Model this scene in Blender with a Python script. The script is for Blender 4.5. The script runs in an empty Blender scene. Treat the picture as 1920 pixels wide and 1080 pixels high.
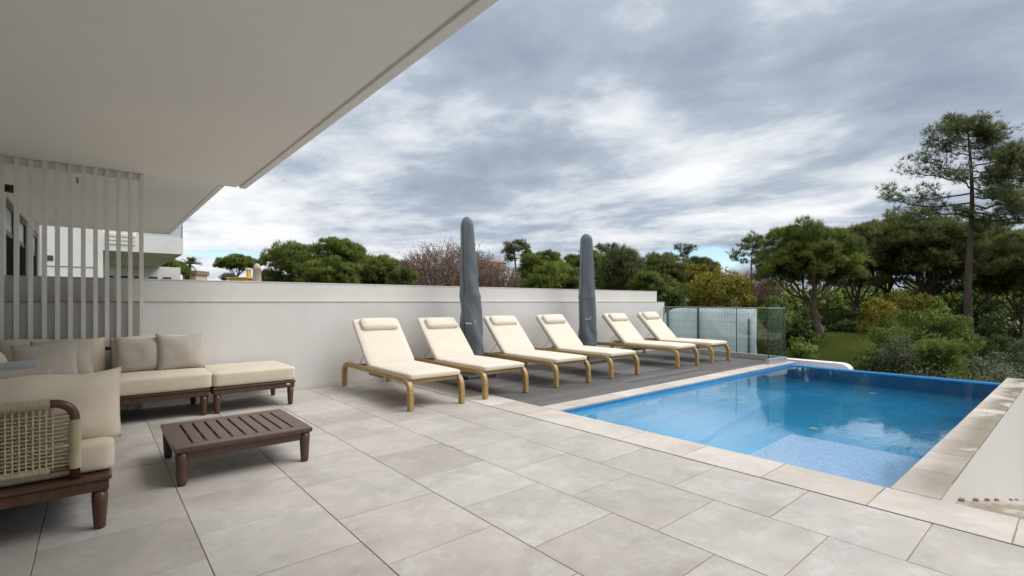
import bpy, bmesh, math, random
import numpy as np
from mathutils import Vector, Matrix

S = bpy.context.scene
COL = S.collection
R = math.radians
rng = np.random.default_rng(7)
random.seed(7)

# ------------------------------------------------------------------ camera
H = 1.2
YAW = R(49.58)
SN, CS = math.sin(YAW), math.cos(YAW)
cam = bpy.data.cameras.new("camera")
cam.sensor_width = 36.0
cam.lens = 36.0 * 920 / 1920
cam.shift_y = 26 / 1920
cam.clip_start = 0.05
cam.clip_end = 3000
camo = bpy.data.objects.new("camera", cam)
camo.location = (0, 0, H)
camo.rotation_euler = (R(90), 0, -(R(90) - YAW))
COL.objects.link(camo)
S.camera = camo

# ------------------------------------------------------------------ world, sun, exposure
SUN_EL, SUN_AZ = 56.0, -38.0          # azimuth measured from +X towards +Y
S.view_settings.view_transform = 'Standard'
S.view_settings.look = 'None'
S.view_settings.gamma = 1.0
S.view_settings.exposure = 0.93
S.view_settings.use_curve_mapping = False
S.cycles.use_denoising = True
S.cycles.max_bounces = 10
S.cycles.diffuse_bounces = 4
S.cycles.glossy_bounces = 4
S.cycles.transmission_bounces = 8
S.cycles.transparent_max_bounces = 12
S.cycles.caustics_refractive = True
S.cycles.caustics_reflective = False
S.cycles.sample_clamp_indirect = 6.0

W = bpy.data.worlds.new("World")
S.world = W
W.use_nodes = True


def node(nt, typ, **kw):
    n = nt.nodes.new(typ)
    for k, v in kw.items():
        setattr(n, k, v)
    return n


def math_n(nt, op, a, b=None, c=None, clamp=False):
    n = node(nt, 'ShaderNodeMath', operation=op, use_clamp=clamp)
    for i, v in enumerate((a, b, c)):
        if v is None:
            continue
        if isinstance(v, (int, float)):
            n.inputs[i].default_value = v
        else:
            nt.links.new(v, n.inputs[i])
    return n.outputs[0]


def ramp(nt, fac, stops, interp='LINEAR'):
    n = node(nt, 'ShaderNodeValToRGB')
    n.color_ramp.interpolation = interp
    el = n.color_ramp.elements
    while len(el) < len(stops):
        el.new(0.5)
    for e, (p, c) in zip(el, stops):
        e.position = p
        e.color = (c[0], c[1], c[2], 1) if not isinstance(c, (int, float)) else (c, c, c, 1)
    nt.links.new(fac, n.inputs[0])
    return n.outputs[0]


def noise_n(nt, vec, scale, detail=4, rough=0.5, dist=0.0):
    n = node(nt, 'ShaderNodeTexNoise')
    n.inputs['Scale'].default_value = scale
    n.inputs['Detail'].default_value = detail
    n.inputs['Roughness'].default_value = rough
    n.inputs['Distortion'].default_value = dist
    nt.links.new(vec, n.inputs['Vector'])
    return n.outputs[0]


def mix_c(nt, fac, a, b, mode='MIX'):
    n = node(nt, 'ShaderNodeMix', data_type='RGBA', blend_type=mode)
    for s, v in ((n.inputs[0], fac), (n.inputs[6], a), (n.inputs[7], b)):
        if isinstance(v, (int, float)):
            s.default_value = v
        elif isinstance(v, (tuple, list)):
            s.default_value = (v[0], v[1], v[2], 1)
        else:
            nt.links.new(v, s)
    return n.outputs[2]


def build_world():
    nt = W.node_tree
    nt.nodes.clear()
    tc = node(nt, 'ShaderNodeTexCoord')
    sep = node(nt, 'ShaderNodeSeparateXYZ')
    nt.links.new(tc.outputs['Generated'], sep.inputs[0])
    x, y, z = sep.outputs
    zc = math_n(nt, 'ADD', math_n(nt, 'MAXIMUM', z, 0.0), 0.10)
    px = math_n(nt, 'DIVIDE', x, zc)
    py = math_n(nt, 'DIVIDE', y, zc)
    com = node(nt, 'ShaderNodeCombineXYZ')
    nt.links.new(px, com.inputs[0]); nt.links.new(py, com.inputs[1])
    mp = node(nt, 'ShaderNodeMapping')
    mp.inputs['Rotation'].default_value = (0, 0, R(38))
    mp.inputs['Scale'].default_value = (1.0, 0.8, 1.0)
    mp.inputs['Location'].default_value = (11.2, 4.5, 0)
    nt.links.new(com.outputs[0], mp.inputs[0])
    v = mp.outputs[0]
    big = noise_n(nt, v, 0.36, 3, 0.5, 0.4)
    mid = noise_n(nt, v, 0.95, 8, 0.57, 0.30)
    fine = noise_n(nt, v, 2.8, 8, 0.60, 0.25)
    t = math_n(nt, 'ADD', math_n(nt, 'MULTIPLY', big, 0.85), math_n(nt, 'MULTIPLY', mid, 1.25))
    t = math_n(nt, 'ADD', t, math_n(nt, 'MULTIPLY', fine, 0.50))
    # thicker cloud to the right (+X), thinner low down and to the left
    t = math_n(nt, 'ADD', t, math_n(nt, 'MULTIPLY', math_n(nt, 'SUBTRACT', x, 0.55), -0.24))
    t = math_n(nt, 'SUBTRACT', t, 0.792, clamp=True)
    col = ramp(nt, t, [(0.06, (0.150, 0.178, 0.226)), (0.26, (0.200, 0.232, 0.284)), (0.38, (0.245, 0.280, 0.330)), (0.47, (0.340, 0.368, 0.406)),
                       (0.56, (0.430, 0.446, 0.468)), (0.68, (0.510, 0.518, 0.530))])
    sky = node(nt, 'ShaderNodeTexSky', sky_type='NISHITA')
    sky.sun_disc = False
    sky.dust_density = 0.0
    sky.ozone_density = 4.0
    sky.sun_elevation = R(SUN_EL)
    sky.sun_rotation = R(90 - SUN_AZ)
    b1 = node(nt, 'ShaderNodeBackground')
    b1.inputs[1].default_value = 0.085
    nt.links.new(sky.outputs[0], b1.inputs[0])
    b2 = node(nt, 'ShaderNodeBackground')
    b2.inputs[1].default_value = 1.0
    nt.links.new(col, b2.inputs[0])
    # cloud cover: complete overhead, breaking up close to the horizon
    gapn = noise_n(nt, tc.outputs['Generated'], 9.0, 5, 0.6, 0.3)
    total = None
    for (gx, gy, gz, ws, hs) in ((0.872, 0.482, 0.082, 0.10, 0.026), (0.205, 0.975, 0.083, 0.11, 0.010), (0.985, 0.16, 0.10, 0.07, 0.035)):
        # distance from the middle of the break, flattened
        az = math_n(nt, 'DIVIDE', math_n(nt, 'SUBTRACT', math_n(nt, 'MULTIPLY', x, gy), math_n(nt, 'MULTIPLY', y, gx)), ws)
        el = math_n(nt, 'DIVIDE', math_n(nt, 'SUBTRACT', z, gz), hs)
        dd = math_n(nt, 'SQRT', math_n(nt, 'ADD', math_n(nt, 'MULTIPLY', az, az), math_n(nt, 'MULTIPLY', el, el)))
        g = math_n(nt, 'SUBTRACT', 1.0, dd)
        g = math_n(nt, 'ADD', g, math_n(nt, 'MULTIPLY', math_n(nt, 'SUBTRACT', gapn, 0.5), 1.6))
        g = math_n(nt, 'MULTIPLY', g, 2.6, clamp=True)
        total = g if total is None else math_n(nt, 'MAXIMUM', total, g)
    front = math_n(nt, 'GREATER_THAN', math_n(nt, 'ADD', x, y), 0.2)
    cover = math_n(nt, 'SUBTRACT', 1.0, math_n(nt, 'MULTIPLY', math_n(nt, 'MULTIPLY', total, front), 0.9), clamp=True)
    ms = node(nt, 'ShaderNodeMixShader')
    nt.links.new(cover, ms.inputs[0])
    nt.links.new(b1.outputs[0], ms.inputs[1])
    nt.links.new(b2.outputs[0], ms.inputs[2])
    out = node(nt, 'ShaderNodeOutputWorld')
    nt.links.new(ms.outputs[0], out.inputs[0])


build_world()

sl = bpy.data.lights.new("sun", 'SUN')
sl.energy = 1.5
sl.angle = R(42)
sl.color = (1.0, 0.955, 0.90)
slo = bpy.data.objects.new("sun", sl)
sd = Vector((math.cos(R(SUN_EL)) * math.cos(R(SUN_AZ)), math.cos(R(SUN_EL)) * math.sin(R(SUN_AZ)), math.sin(R(SUN_EL))))
slo.rotation_euler = sd.to_track_quat('Z', 'Y').to_euler()
slo.location = sd * 40
COL.objects.link(slo)


# ------------------------------------------------------------------ materials
def new_mat(name):
    m = bpy.data.materials.new(name)
    m.use_nodes = True
    nt = m.node_tree
    b = nt.nodes['Principled BSDF']
    return m, nt, b


def coords(nt, world=False):
    if world:
        return node(nt, 'ShaderNodeNewGeometry').outputs['Position']
    return node(nt, 'ShaderNodeTexCoord').outputs['Object']


def add_bump(nt, b, h, strength, dist=0.01):
    bp = node(nt, 'ShaderNodeBump')
    bp.inputs['Strength'].default_value = strength
    bp.inputs['Distance'].default_value = dist
    nt.links.new(h, bp.inputs['Height'])
    nt.links.new(bp.outputs[0], b.inputs['Normal'])


def pm(name, c, rough=0.6, var=0.15, scale=6.0, bump=0.0, bscale=60.0, metallic=0.0, world=False, stretch=None,
       spec=None, dist=0.005, sheen=0.0):
    m, nt, b = new_mat(name)
    v = coords(nt, world)
    if stretch:
        mp = node(nt, 'ShaderNodeMapping')
        mp.inputs['Scale'].default_value = stretch
        nt.links.new(v, mp.inputs[0]); v = mp.outputs[0]
    n = noise_n(nt, v, scale, 5, 0.6, 0.2)
    lo = tuple(k * (1 - var) for k in c); hi = tuple(min(1, k * (1 + var)) for k in c)
    col = ramp(nt, n, [(0.3, lo), (0.7, hi)])
    nt.links.new(col, b.inputs['Base Color'])
    b.inputs['Roughness'].default_value = rough
    b.inputs['Metallic'].default_value = metallic
    if spec is not None:
        b.inputs['Specular IOR Level'].default_value = spec
    if sheen:
        b.inputs['Sheen Weight'].default_value = sheen
    if bump:
        add_bump(nt, b, noise_n(nt, v, bscale, 3, 0.6), bump, dist)
    return m


def tile_mat(name, base, wet=False):
    m, nt, b = new_mat(name)
    v = coords(nt, True)
    oi = node(nt, 'ShaderNodeObjectInfo')
    rnd = oi.outputs['Random']
    off = node(nt, 'ShaderNodeVectorMath', operation='ADD')
    cmb = node(nt, 'ShaderNodeCombineXYZ')
    nt.links.new(math_n(nt, 'MULTIPLY', rnd, 37.0), cmb.inputs[2])
    nt.links.new(v, off.inputs[0]); nt.links.new(cmb.outputs[0], off.inputs[1])
    vv = off.outputs[0]
    n1 = noise_n(nt, vv, 1.9, 6, 0.62, 0.5)
    n2 = noise_n(nt, vv, 7.0, 8, 0.72, 0.6)
    n3 = noise_n(nt, vv, 60.0, 4, 0.6)
    n4 = noise_n(nt, vv, 4.2, 10, 0.78, 0.25)
    n5 = noise_n(nt, vv, 19.0, 7, 0.75, 0.3)
    d = tuple(k * 0.83 for k in base); l = tuple(min(1, k * 1.13) for k in base)
    col = ramp(nt, n1, [(0.32, d), (0.52, base), (0.70, l)])
    # pale bloom and rusty dirt
    bl = ramp(nt, n4, [(0.50, 0.0), (0.66, 0.25 if wet else 0.62)])
    col = mix_c(nt, bl, col, (0.60, 0.588, 0.575))
    st = ramp(nt, noise_n(nt, v, 1.3, 7, 0.7, 1.0), [(0.56, 0.0), (0.72, 0.26)])
    col = mix_c(nt, st, col, (0.36, 0.295, 0.23))
    gr = ramp(nt, n5, [(0.38, 0.16), (0.55, 0.0)])
    col = mix_c(nt, gr, col, tuple(k * .62 for k in base))
    sp = ramp(nt, n3, [(0.30, 0.20), (0.42, 0.0)])
    col = mix_c(nt, sp, col, (0.25, 0.23, 0.20))
    tone = ramp(nt, rnd, [(0.0, (0.90, 0.885, 0.865)), (0.5, (1.0, 0.99, 0.98)), (1.0, (1.09, 1.09, 1.09))])
    col = mix_c(nt, 1.0, col, tone, 'MULTIPLY')
    if wet:
        wn = noise_n(nt, v, 2.1, 5, 0.6, 0.8)
        wm = ramp(nt, wn, [(0.37, 0.0), (0.49, 1.0)])
        # only around the near right corner and along the right-hand rim, where the pool has splashed over
        sx = node(nt, 'ShaderNodeSeparateXYZ'); nt.links.new(v, sx.inputs[0])
        near = ramp(nt, math_n(nt, 'MULTIPLY', math_n(nt, 'SUBTRACT', 1.0, sx.outputs[1]), 1.0, clamp=True), [(0.10, 0.0), (0.35, 1.0)])
        along = ramp(nt, math_n(nt, 'SUBTRACT', sx.outputs[0], 3.7, clamp=True), [(0.10, 0.22), (0.55, 1.0)])
        lim = math_n(nt, 'MULTIPLY', near, along)
        wm = math_n(nt, 'MULTIPLY', wm, lim)
        dark = mix_c(nt, 1.0, col, (0.71, 0.67, 0.60), 'MULTIPLY')
        col = mix_c(nt, wm, col, dark)
        rr = math_n(nt, 'SUBTRACT', 0.62, math_n(nt, 'MULTIPLY', wm, 0.54))
        nt.links.new(rr, b.inputs['Roughness'])
    else:
        rr = ramp(nt, n2, [(0.3, 0.48), (0.7, 0.66)])
        nt.links.new(rr, b.inputs['Roughness'])
    nt.links.new(col, b.inputs['Base Color'])
    b.inputs['Specular IOR Level'].default_value = 0.4
    add_bump(nt, b, n2, 0.12, 0.004)
    return m


def deck_mat():
    m = pm("grey composite deck", (0.108, 0.104, 0.102), 0.58, 0.34, 5.0, bump=0.3, bscale=50, world=True, stretch=(0.35, 7, 7), dist=0.003)
    nt = m.node_tree; b = nt.nodes['Principled BSDF']
    src = b.inputs['Base Color'].links[0].from_socket
    oi = node(nt, 'ShaderNodeObjectInfo')
    tone = ramp(nt, oi.outputs['Random'], [(0.0, 0.72), (1.0, 1.25)])
    nt.links.new(mix_c(nt, 1.0, src, tone, 'MULTIPLY'), b.inputs['Base Color'])
    return m


def mosaic_mat(name, c1, c2, grout, size=0.027):
    m, nt, b = new_mat(name)
    g = node(nt, 'ShaderNodeNewGeometry')
    sp = node(nt, 'ShaderNodeSeparateXYZ'); nt.links.new(g.outputs['Position'], sp.inputs[0])
    sn = node(nt, 'ShaderNodeSeparateXYZ'); nt.links.new(g.outputs['True Normal'], sn.inputs[0])
    lines = None
    for i in range(3):
        q = math_n(nt, 'DIVIDE', math_n(nt, 'ADD', sp.outputs[i], 50.003), size)
        f = math_n(nt, 'FRACT', q)
        l = math_n(nt, 'LESS_THAN', f, 0.13)
        l = math_n(nt, 'MULTIPLY', l, math_n(nt, 'SUBTRACT', 1.0, math_n(nt, 'ABSOLUTE', sn.outputs[i]), clamp=True))
        lines = l if lines is None else math_n(nt, 'MAXIMUM', lines, l)
    fl = node(nt, 'ShaderNodeVectorMath', operation='SNAP')
    fl.inputs[1].default_value = (size, size, size)
    nt.links.new(g.outputs['Position'], fl.inputs[0])
    wn = node(nt, 'ShaderNodeTexWhiteNoise', noise_dimensions='3D')
    nt.links.new(fl.outputs[0], wn.inputs[0])
    col = ramp(nt, wn.outputs[0], [(0.0, c1), (1.0, c2)])
    col = mix_c(nt, math_n(nt, 'MULTIPLY', lines, 0.75), col, grout)
    nt.links.new(col, b.inputs['Base Color'])
    b.inputs['Roughness'].default_value = 0.25
    return m


def water_mat():
    m = bpy.data.materials.new("pool water")
    m.use_nodes = True
    nt = m.node_tree
    nt.nodes.clear()
    v = coords(nt, True)
    gl = node(nt, 'ShaderNodeBsdfGlass')
    gl.inputs['IOR'].default_value = 1.333
    gl.inputs['Roughness'].default_value = 0.0
    gl.inputs['Color'].default_value = (1, 1, 1, 1)
    mp = node(nt, 'ShaderNodeMapping')
    mp.inputs['Rotation'].default_value = (0, 0, R(40))
    mp.inputs['Scale'].default_value = (0.7, 2.0, 1.0)
    nt.links.new(v, mp.inputs[0])
    n1 = noise_n(nt, mp.outputs[0], 1.6, 3, 0.5, 0.4)
    n2 = noise_n(nt, mp.outputs[0], 7.5, 3, 0.55, 0.5)
    h = math_n(nt, 'ADD', math_n(nt, 'MULTIPLY', n1, 0.6), math_n(nt, 'MULTIPLY', n2, 0.14))
    bp = node(nt, 'ShaderNodeBump')
    bp.inputs['Strength'].default_value = 0.085
    bp.inputs['Distance'].default_value = 0.05
    nt.links.new(h, bp.inputs['Height'])
    nt.links.new(bp.outputs[0], gl.inputs['Normal'])
    va = node(nt, 'ShaderNodeVolumeAbsorption')
    va.inputs['Color'].default_value = (0.25, 0.80, 0.97, 1)
    va.inputs['Density'].default_value = 0.22
    out = node(nt, 'ShaderNodeOutputMaterial')
    nt.links.new(gl.outputs[0], out.inputs['Surface'])
    nt.links.new(va.outputs[0], out.inputs['Volume'])
    return m


def pane_mat(name, tint, refl=1.0):
    m = bpy.data.materials.new(name)
    m.use_nodes = True
    nt = m.node_tree
    nt.nodes.clear()
    tr = node(nt, 'ShaderNodeBsdfTransparent'); tr.inputs[0].default_value = (*tint, 1)
    gs = node(nt, 'ShaderNodeBsdfGlossy'); gs.inputs['Roughness'].default_value = 0.0
    gs.inputs[0].default_value = (0.9, 0.95, 0.95, 1)
    lw = node(nt, 'ShaderNodeLayerWeight'); lw.inputs[0].default_value = 0.5
    f5 = math_n(nt, 'POWER', lw.outputs['Facing'], 5.0)
    fres = math_n(nt, 'ADD', 0.04, math_n(nt, 'MULTIPLY', f5, 0.85))
    ms = node(nt, 'ShaderNodeMixShader')
    nt.links.new(math_n(nt, 'MULTIPLY', fres, refl), ms.inputs[0])
    nt.links.new(tr.outputs[0], ms.inputs[1]); nt.links.new(gs.outputs[0], ms.inputs[2])
    out = node(nt, 'ShaderNodeOutputMaterial'); nt.links.new(ms.outputs[0], out.inputs[0])
    return m


def leaf_mat(name, lo, hi, trans=0.46, rough=0.55):
    m, nt, b = new_mat(name)
    at = node(nt, 'ShaderNodeAttribute'); at.attribute_name = 'tint'
    col = ramp(nt, at.outputs['Fac'], [(0.0, lo), (1.0, hi)])
    nt.links.new(col, b.inputs['Base Color'])
    b.inputs['Roughness'].default_value = rough
    b.inputs['Specular IOR Level'].default_value = 0.3
    tl = node(nt, 'ShaderNodeBsdfTranslucent')
    nt.links.new(col, tl.inputs[0])
    ms = node(nt, 'ShaderNodeMixShader'); ms.inputs[0].default_value = trans
    nt.links.new(b.outputs[0], ms.inputs[1]); nt.links.new(tl.outputs[0], ms.inputs[2])
    out = nt.nodes['Material Output']
    nt.links.new(ms.outputs[0], out.inputs[0])
    return m


def render_mat(name, c, stain=0.10):
    """painted render with faint cloudy weathering"""
    m, nt, b = new_mat(name)
    v = coords(nt, True)
    n1 = noise_n(nt, v, 0.9, 6, 0.6, 0.4)
    n2 = noise_n(nt, v, 2.6, 8, 0.7, 0.6)
    lo = tuple(k * (1 - stain) for k in c)
    col = ramp(nt, n1, [(0.3, lo), (0.65, c)])
    col = mix_c(nt, ramp(nt, n2, [(0.54, 0.0), (0.75, 0.14)]), col, (c[0] * .84, c[1] * .81, c[2] * .75))
    # splash dirt along the foot of walls that stand on the terrace
    sp = node(nt, 'ShaderNodeSeparateXYZ'); nt.links.new(v, sp.inputs[0])
    foot = ramp(nt, math_n(nt, 'ABSOLUTE', math_n(nt, 'ADD', sp.outputs[2], math_n(nt, 'MULTIPLY', n2, 0.10))), [(0.045, 0.50), (0.12, 0.0)])
    foot = math_n(nt, 'MULTIPLY', foot, math_n(nt, 'GREATER_THAN', sp.outputs[2], -0.004))
    col = mix_c(nt, foot, col, (c[0] * .74, c[1] * .62, c[2] * .46))
    nt.links.new(col, b.inputs['Base Color'])
    b.inputs['Roughness'].default_value = 0.8
    b.inputs['Specular IOR Level'].default_value = 0.25
    add_bump(nt, b, noise_n(nt, v, 90, 3, 0.6), 0.10, 0.004)
    return m


M = {}
M['tile'] = tile_mat("stone paving", (0.470, 0.446, 0.420))
M['coping'] = tile_mat("pool coping stone", (0.555, 0.513, 0.468), wet=True)
M['grout'] = pm("sandy grout", (0.34, 0.25, 0.16), 0.9, 0.35, 9, world=True)
M['slot'] = pm("dark drain slot", (0.025, 0.02, 0.016), 0.6, 0.2)
M['white'] = render_mat("white render", (0.77, 0.765, 0.755))
M['smoothwhite'] = pm("smooth white paint", (0.70, 0.69, 0.665), 0.7, 0.02, 0.4, world=True)
M['soffit'] = render_mat("white soffit paint", (0.80, 0.785, 0.755), 0.05)
M['whitemetal'] = pm("white powder coat", (0.74, 0.735, 0.70), 0.45, 0.03)
M['stainline'] = pm("weathered ledge edge", (0.56, 0.50, 0.38), 0.8, 0.25, 14, world=True)
M['deck'] = deck_mat()
M['mosaic'] = mosaic_mat("blue mosaic", (0.004, 0.19, 0.56), (0.012, 0.28, 0.70), (0.14, 0.38, 0.62))
M['mosaicfloor'] = mosaic_mat("light blue mosaic", (0.004, 0.44, 0.82), (0.012, 0.56, 0.95), (0.16, 0.58, 0.86))
M['mosaicpale'] = mosaic_mat("pale blue mosaic", (0.26, 0.50, 0.86), (0.37, 0.63, 0.95), (0.62, 0.78, 0.94))
M['water'] = water_mat()
M['glass'] = pane_mat("balustrade glass", (0.90, 0.955, 0.945))
M['glassedge'] = pm("green glass edge", (0.012, 0.075, 0.075), 0.15, 0.1)
M['glassedgelight'] = pm("pale glass edge", (0.50, 0.58, 0.60), 0.2, 0.05)
M['alu'] = pm("brushed aluminium", (0.58, 0.59, 0.61), 0.38, 0.05, 30, metallic=0.85)
M['loungerwood'] = pm("golden timber", (0.40, 0.265, 0.10), 0.42, 0.22, 7, bump=0.08, bscale=40, stretch=(6, 0.6, 6))
M['loungerrail'] = pm("worn golden timber", (0.44, 0.32, 0.165), 0.5, 0.2, 8, stretch=(6, 0.6, 6))
M['cream'] = pm("cream canvas", (0.72, 0.652, 0.550), 0.85, 0.045, 3, bump=0.35, bscale=11, sheen=0.2, dist=0.012, stretch=(0.6, 2.2, 1.5))
M['cream2'] = pm("cream sofa canvas", (0.63, 0.555, 0.435), 0.85, 0.05, 4, bump=0.25, bscale=16, sheen=0.2, dist=0.012)
M['greige'] = pm("greige linen", (0.42, 0.38, 0.33), 0.9, 0.06, 5, bump=0.3, bscale=14, sheen=0.25, dist=0.012)
M['bluegrey'] = pm("blue grey linen", (0.37, 0.38, 0.385), 0.9, 0.06, 5, bump=0.3, bscale=14, sheen=0.25, dist=0.012)
M['darkwood'] = pm("dark oiled timber", (0.082, 0.039, 0.022), 0.34, 0.35, 6, bump=0.08, bscale=60, stretch=(8, 8, 1.2))
M['tablewood'] = pm("dark red timber", (0.086, 0.045, 0.034), 0.33, 0.22, 5, bump=0.06, bscale=60, stretch=(8, 1, 8))
M['rope'] = pm("sand rope", (0.48, 0.42, 0.275), 0.8, 0.12, 20, bump=0.3, bscale=300)
M['gapshade'] = pm("brown shadow gap", (0.16, 0.115, 0.08), 0.6, 0.3)
M['rubber'] = pm("black rubber", (0.02, 0.02, 0.02), 0.7, 0.1)
M['steel'] = pm("dark steel", (0.12, 0.12, 0.12), 0.4, 0.1, metallic=0.8)
M['cover'] = pm("slate cover fabric", (0.112, 0.135, 0.158), 0.46, 0.10, 5, bump=0.35, bscale=9, dist=0.02)
M['print'] = pm("white print", (0.72, 0.72, 0.72), 0.6, 0.02)
M['printorange'] = pm("orange print", (0.80, 0.36, 0.10), 0.6, 0.02)
M['granite'] = pm("dark base plate", (0.07, 0.07, 0.075), 0.5, 0.2)
M['darkglass'] = pm("dark window glass", (0.022, 0.03, 0.033), 0.06, 0.1, spec=0.8)
M['frame'] = pm("anthracite frame", (0.045, 0.047, 0.05), 0.4, 0.1)
M['black'] = pm("black plastic", (0.006, 0.006, 0.006), 0.4, 0.1)
M['bark'] = pm("pine bark", (0.135, 0.098, 0.075), 0.9, 0.40, 4, bump=0.7, bscale=9, dist=0.05, stretch=(3, 3, 0.7))
M['darkbark'] = pm("dark bark", (0.062, 0.047, 0.038), 0.9, 0.35, 4, bump=0.7, bscale=9, dist=0.05, stretch=(3, 3, 0.7))
M['twig'] = pm("dry twigs", (0.20, 0.145, 0.11), 0.9, 0.35, 1.2)
M['deadleaf'] = leaf_mat("withered foliage", (0.19, 0.125, 0.095), (0.35, 0.25, 0.195), 0.15)
M['pine'] = leaf_mat("stone pine needles", (0.044, 0.081, 0.015), (0.302, 0.373, 0.073))
M['pinedark'] = leaf_mat("dark pine needles", (0.046, 0.068, 0.019), (0.245, 0.275, 0.075))
M['pineopen'] = leaf_mat("maritime pine needles", (0.059, 0.092, 0.036), (0.294, 0.339, 0.130))
M['youngpine'] = leaf_mat("soft young pine needles", (0.074, 0.109, 0.035), (0.232, 0.269, 0.098))
M['mimosa'] = leaf_mat("yellow green leaves", (0.145, 0.138, 0.022), (0.504, 0.444, 0.066))
M['bush'] = leaf_mat("fresh green leaves", (0.082, 0.136, 0.026), (0.330, 0.416, 0.085))
M['bushdark'] = leaf_mat("dark green leaves", (0.039, 0.069, 0.019), (0.160, 0.217, 0.060))
M['sage'] = leaf_mat("sage grey leaves", (0.102, 0.132, 0.078), (0.283, 0.321, 0.194))
M['grass'] = leaf_mat("dry grass", (0.105, 0.150, 0.030), (0.270, 0.310, 0.085))
M['palm'] = leaf_mat("palm fronds", (0.057, 0.097, 0.028), (0.168, 0.216, 0.072))
M['petal'] = leaf_mat("white blossom", (0.65, 0.65, 0.60), (0.8, 0.8, 0.76))
M['soil'] = pm("scrubby ground", (0.075, 0.082, 0.032), 0.95, 0.5, 0.6, bump=0.8, bscale=6, dist=0.1, world=True)
M['yellow'] = render_mat("yellow render", (0.68, 0.46, 0.13))
M['creamwall'] = render_mat("cream render", (0.66, 0.56, 0.38))
M['terracotta'] = pm("terracotta tiles", (0.40, 0.21, 0.12), 0.85, 0.3, 3, bump=0.4, bscale=5, world=True)
M['brownroof'] = pm("brown roof", (0.26, 0.19, 0.14), 0.85, 0.3, 3, world=True)
M['beigecloth'] = pm("beige parasol cloth", (0.52, 0.45, 0.39), 0.9, 0.1, 4)
M['sheet'] = pm("white fence sheeting", (0.60, 0.64, 0.66), 0.7, 0.05, 2, bump=0.2, bscale=4)
M['greenpost'] = pm("dark green post", (0.02, 0.075, 0.06), 0.5, 0.1)
M['wire'] = pm("galvanised wire", (0.30, 0.33, 0.34), 0.5, 0.1, metallic=0.3)


# ------------------------------------------------------------------ object helpers
def link(o, parent=None):
    COL.objects.link(o)
    if parent is not None:
        o.parent = parent
    return o


def thing(name, label, cat, loc=(0, 0, 0), rz=0.0, group=None, kind=None):
    o = bpy.data.objects.new(name, None)
    o.empty_display_size = 0.1
    o.location = loc
    o.rotation_euler = (0, 0, rz)
    tag(o, label, cat, group, kind)
    return link(o)


def tag(o, label=None, cat=None, group=None, kind=None):
    if label: o['label'] = label
    if cat: o['category'] = cat
    if group: o['group'] = group
    if kind: o['kind'] = kind
    return o


def mesh(name, V, F, mat, smooth=False):
    me = bpy.data.meshes.new(name)
    me.from_pydata([tuple(map(float, v)) for v in V], [], [tuple(int(i) for i in f) for f in F])
    me.materials.append(mat)
    if smooth:
        me.polygons.foreach_set('use_smooth', [True] * len(me.polygons))
    me.update()
    return me


def obj(name, me, parent=None, loc=None, rot=None):
    o = bpy.data.objects.new(name, me)
    if loc is not None: o.location = loc
    if rot is not None: o.rotation_euler = rot
    return link(o, parent)


class MB:
    """collects simple shapes into one mesh"""
    def __init__(self):
        self.V, self.F = [], []

    def add(self, V, F):
        n = len(self.V)
        self.V.extend([tuple(map(float, v)) for v in V])
        self.F.extend([tuple(int(i) + n for i in f) for f in F])
        return self

    def box(self, a, b, bev=0.0):
        return self.add(*box(a, b, bev))

    def tube(self, P, r, sides=8, cap=True, flat=None):
        return self.add(*tube(P, r, sides, cap, flat))

    def make(self, name, mat, parent=None, smooth=False, loc=None, rot=None):
        return obj(name, mesh(name, self.V, self.F, mat, smooth), parent, loc, rot)


def box(a, b, bev=0.0):
    (x0, y0, z0), (x1, y1, z1) = a, b
    if bev <= 0:
        V = [(x0, y0, z0), (x1, y0, z0), (x1, y1, z0), (x0, y1, z0), (x0, y0, z1), (x1, y0, z1), (x1, y1, z1), (x0, y1, z1)]
        F = [(0, 3, 2, 1), (4, 5, 6, 7), (0, 1, 5, 4), (1, 2, 6, 5), (2, 3, 7, 6), (3, 0, 4, 7)]
        return V, F
    bm = bmesh.new()
    bmesh.ops.create_cube(bm, size=1.0)
    for v in bm.verts:
        v.co = Vector((x0 + (v.co.x + .5) * (x1 - x0), y0 + (v.co.y + .5) * (y1 - y0), z0 + (v.co.z + .5) * (z1 - z0)))
    bmesh.ops.bevel(bm, geom=list(bm.edges), offset=bev, segments=2, affect='EDGES', profile=0.5)
    bm.verts.index_update()
    V = [tuple(v.co) for v in bm.verts]
    F = [tuple(v.index for v in f.verts) for f in bm.faces]
    bm.free()
    return V, F


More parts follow.
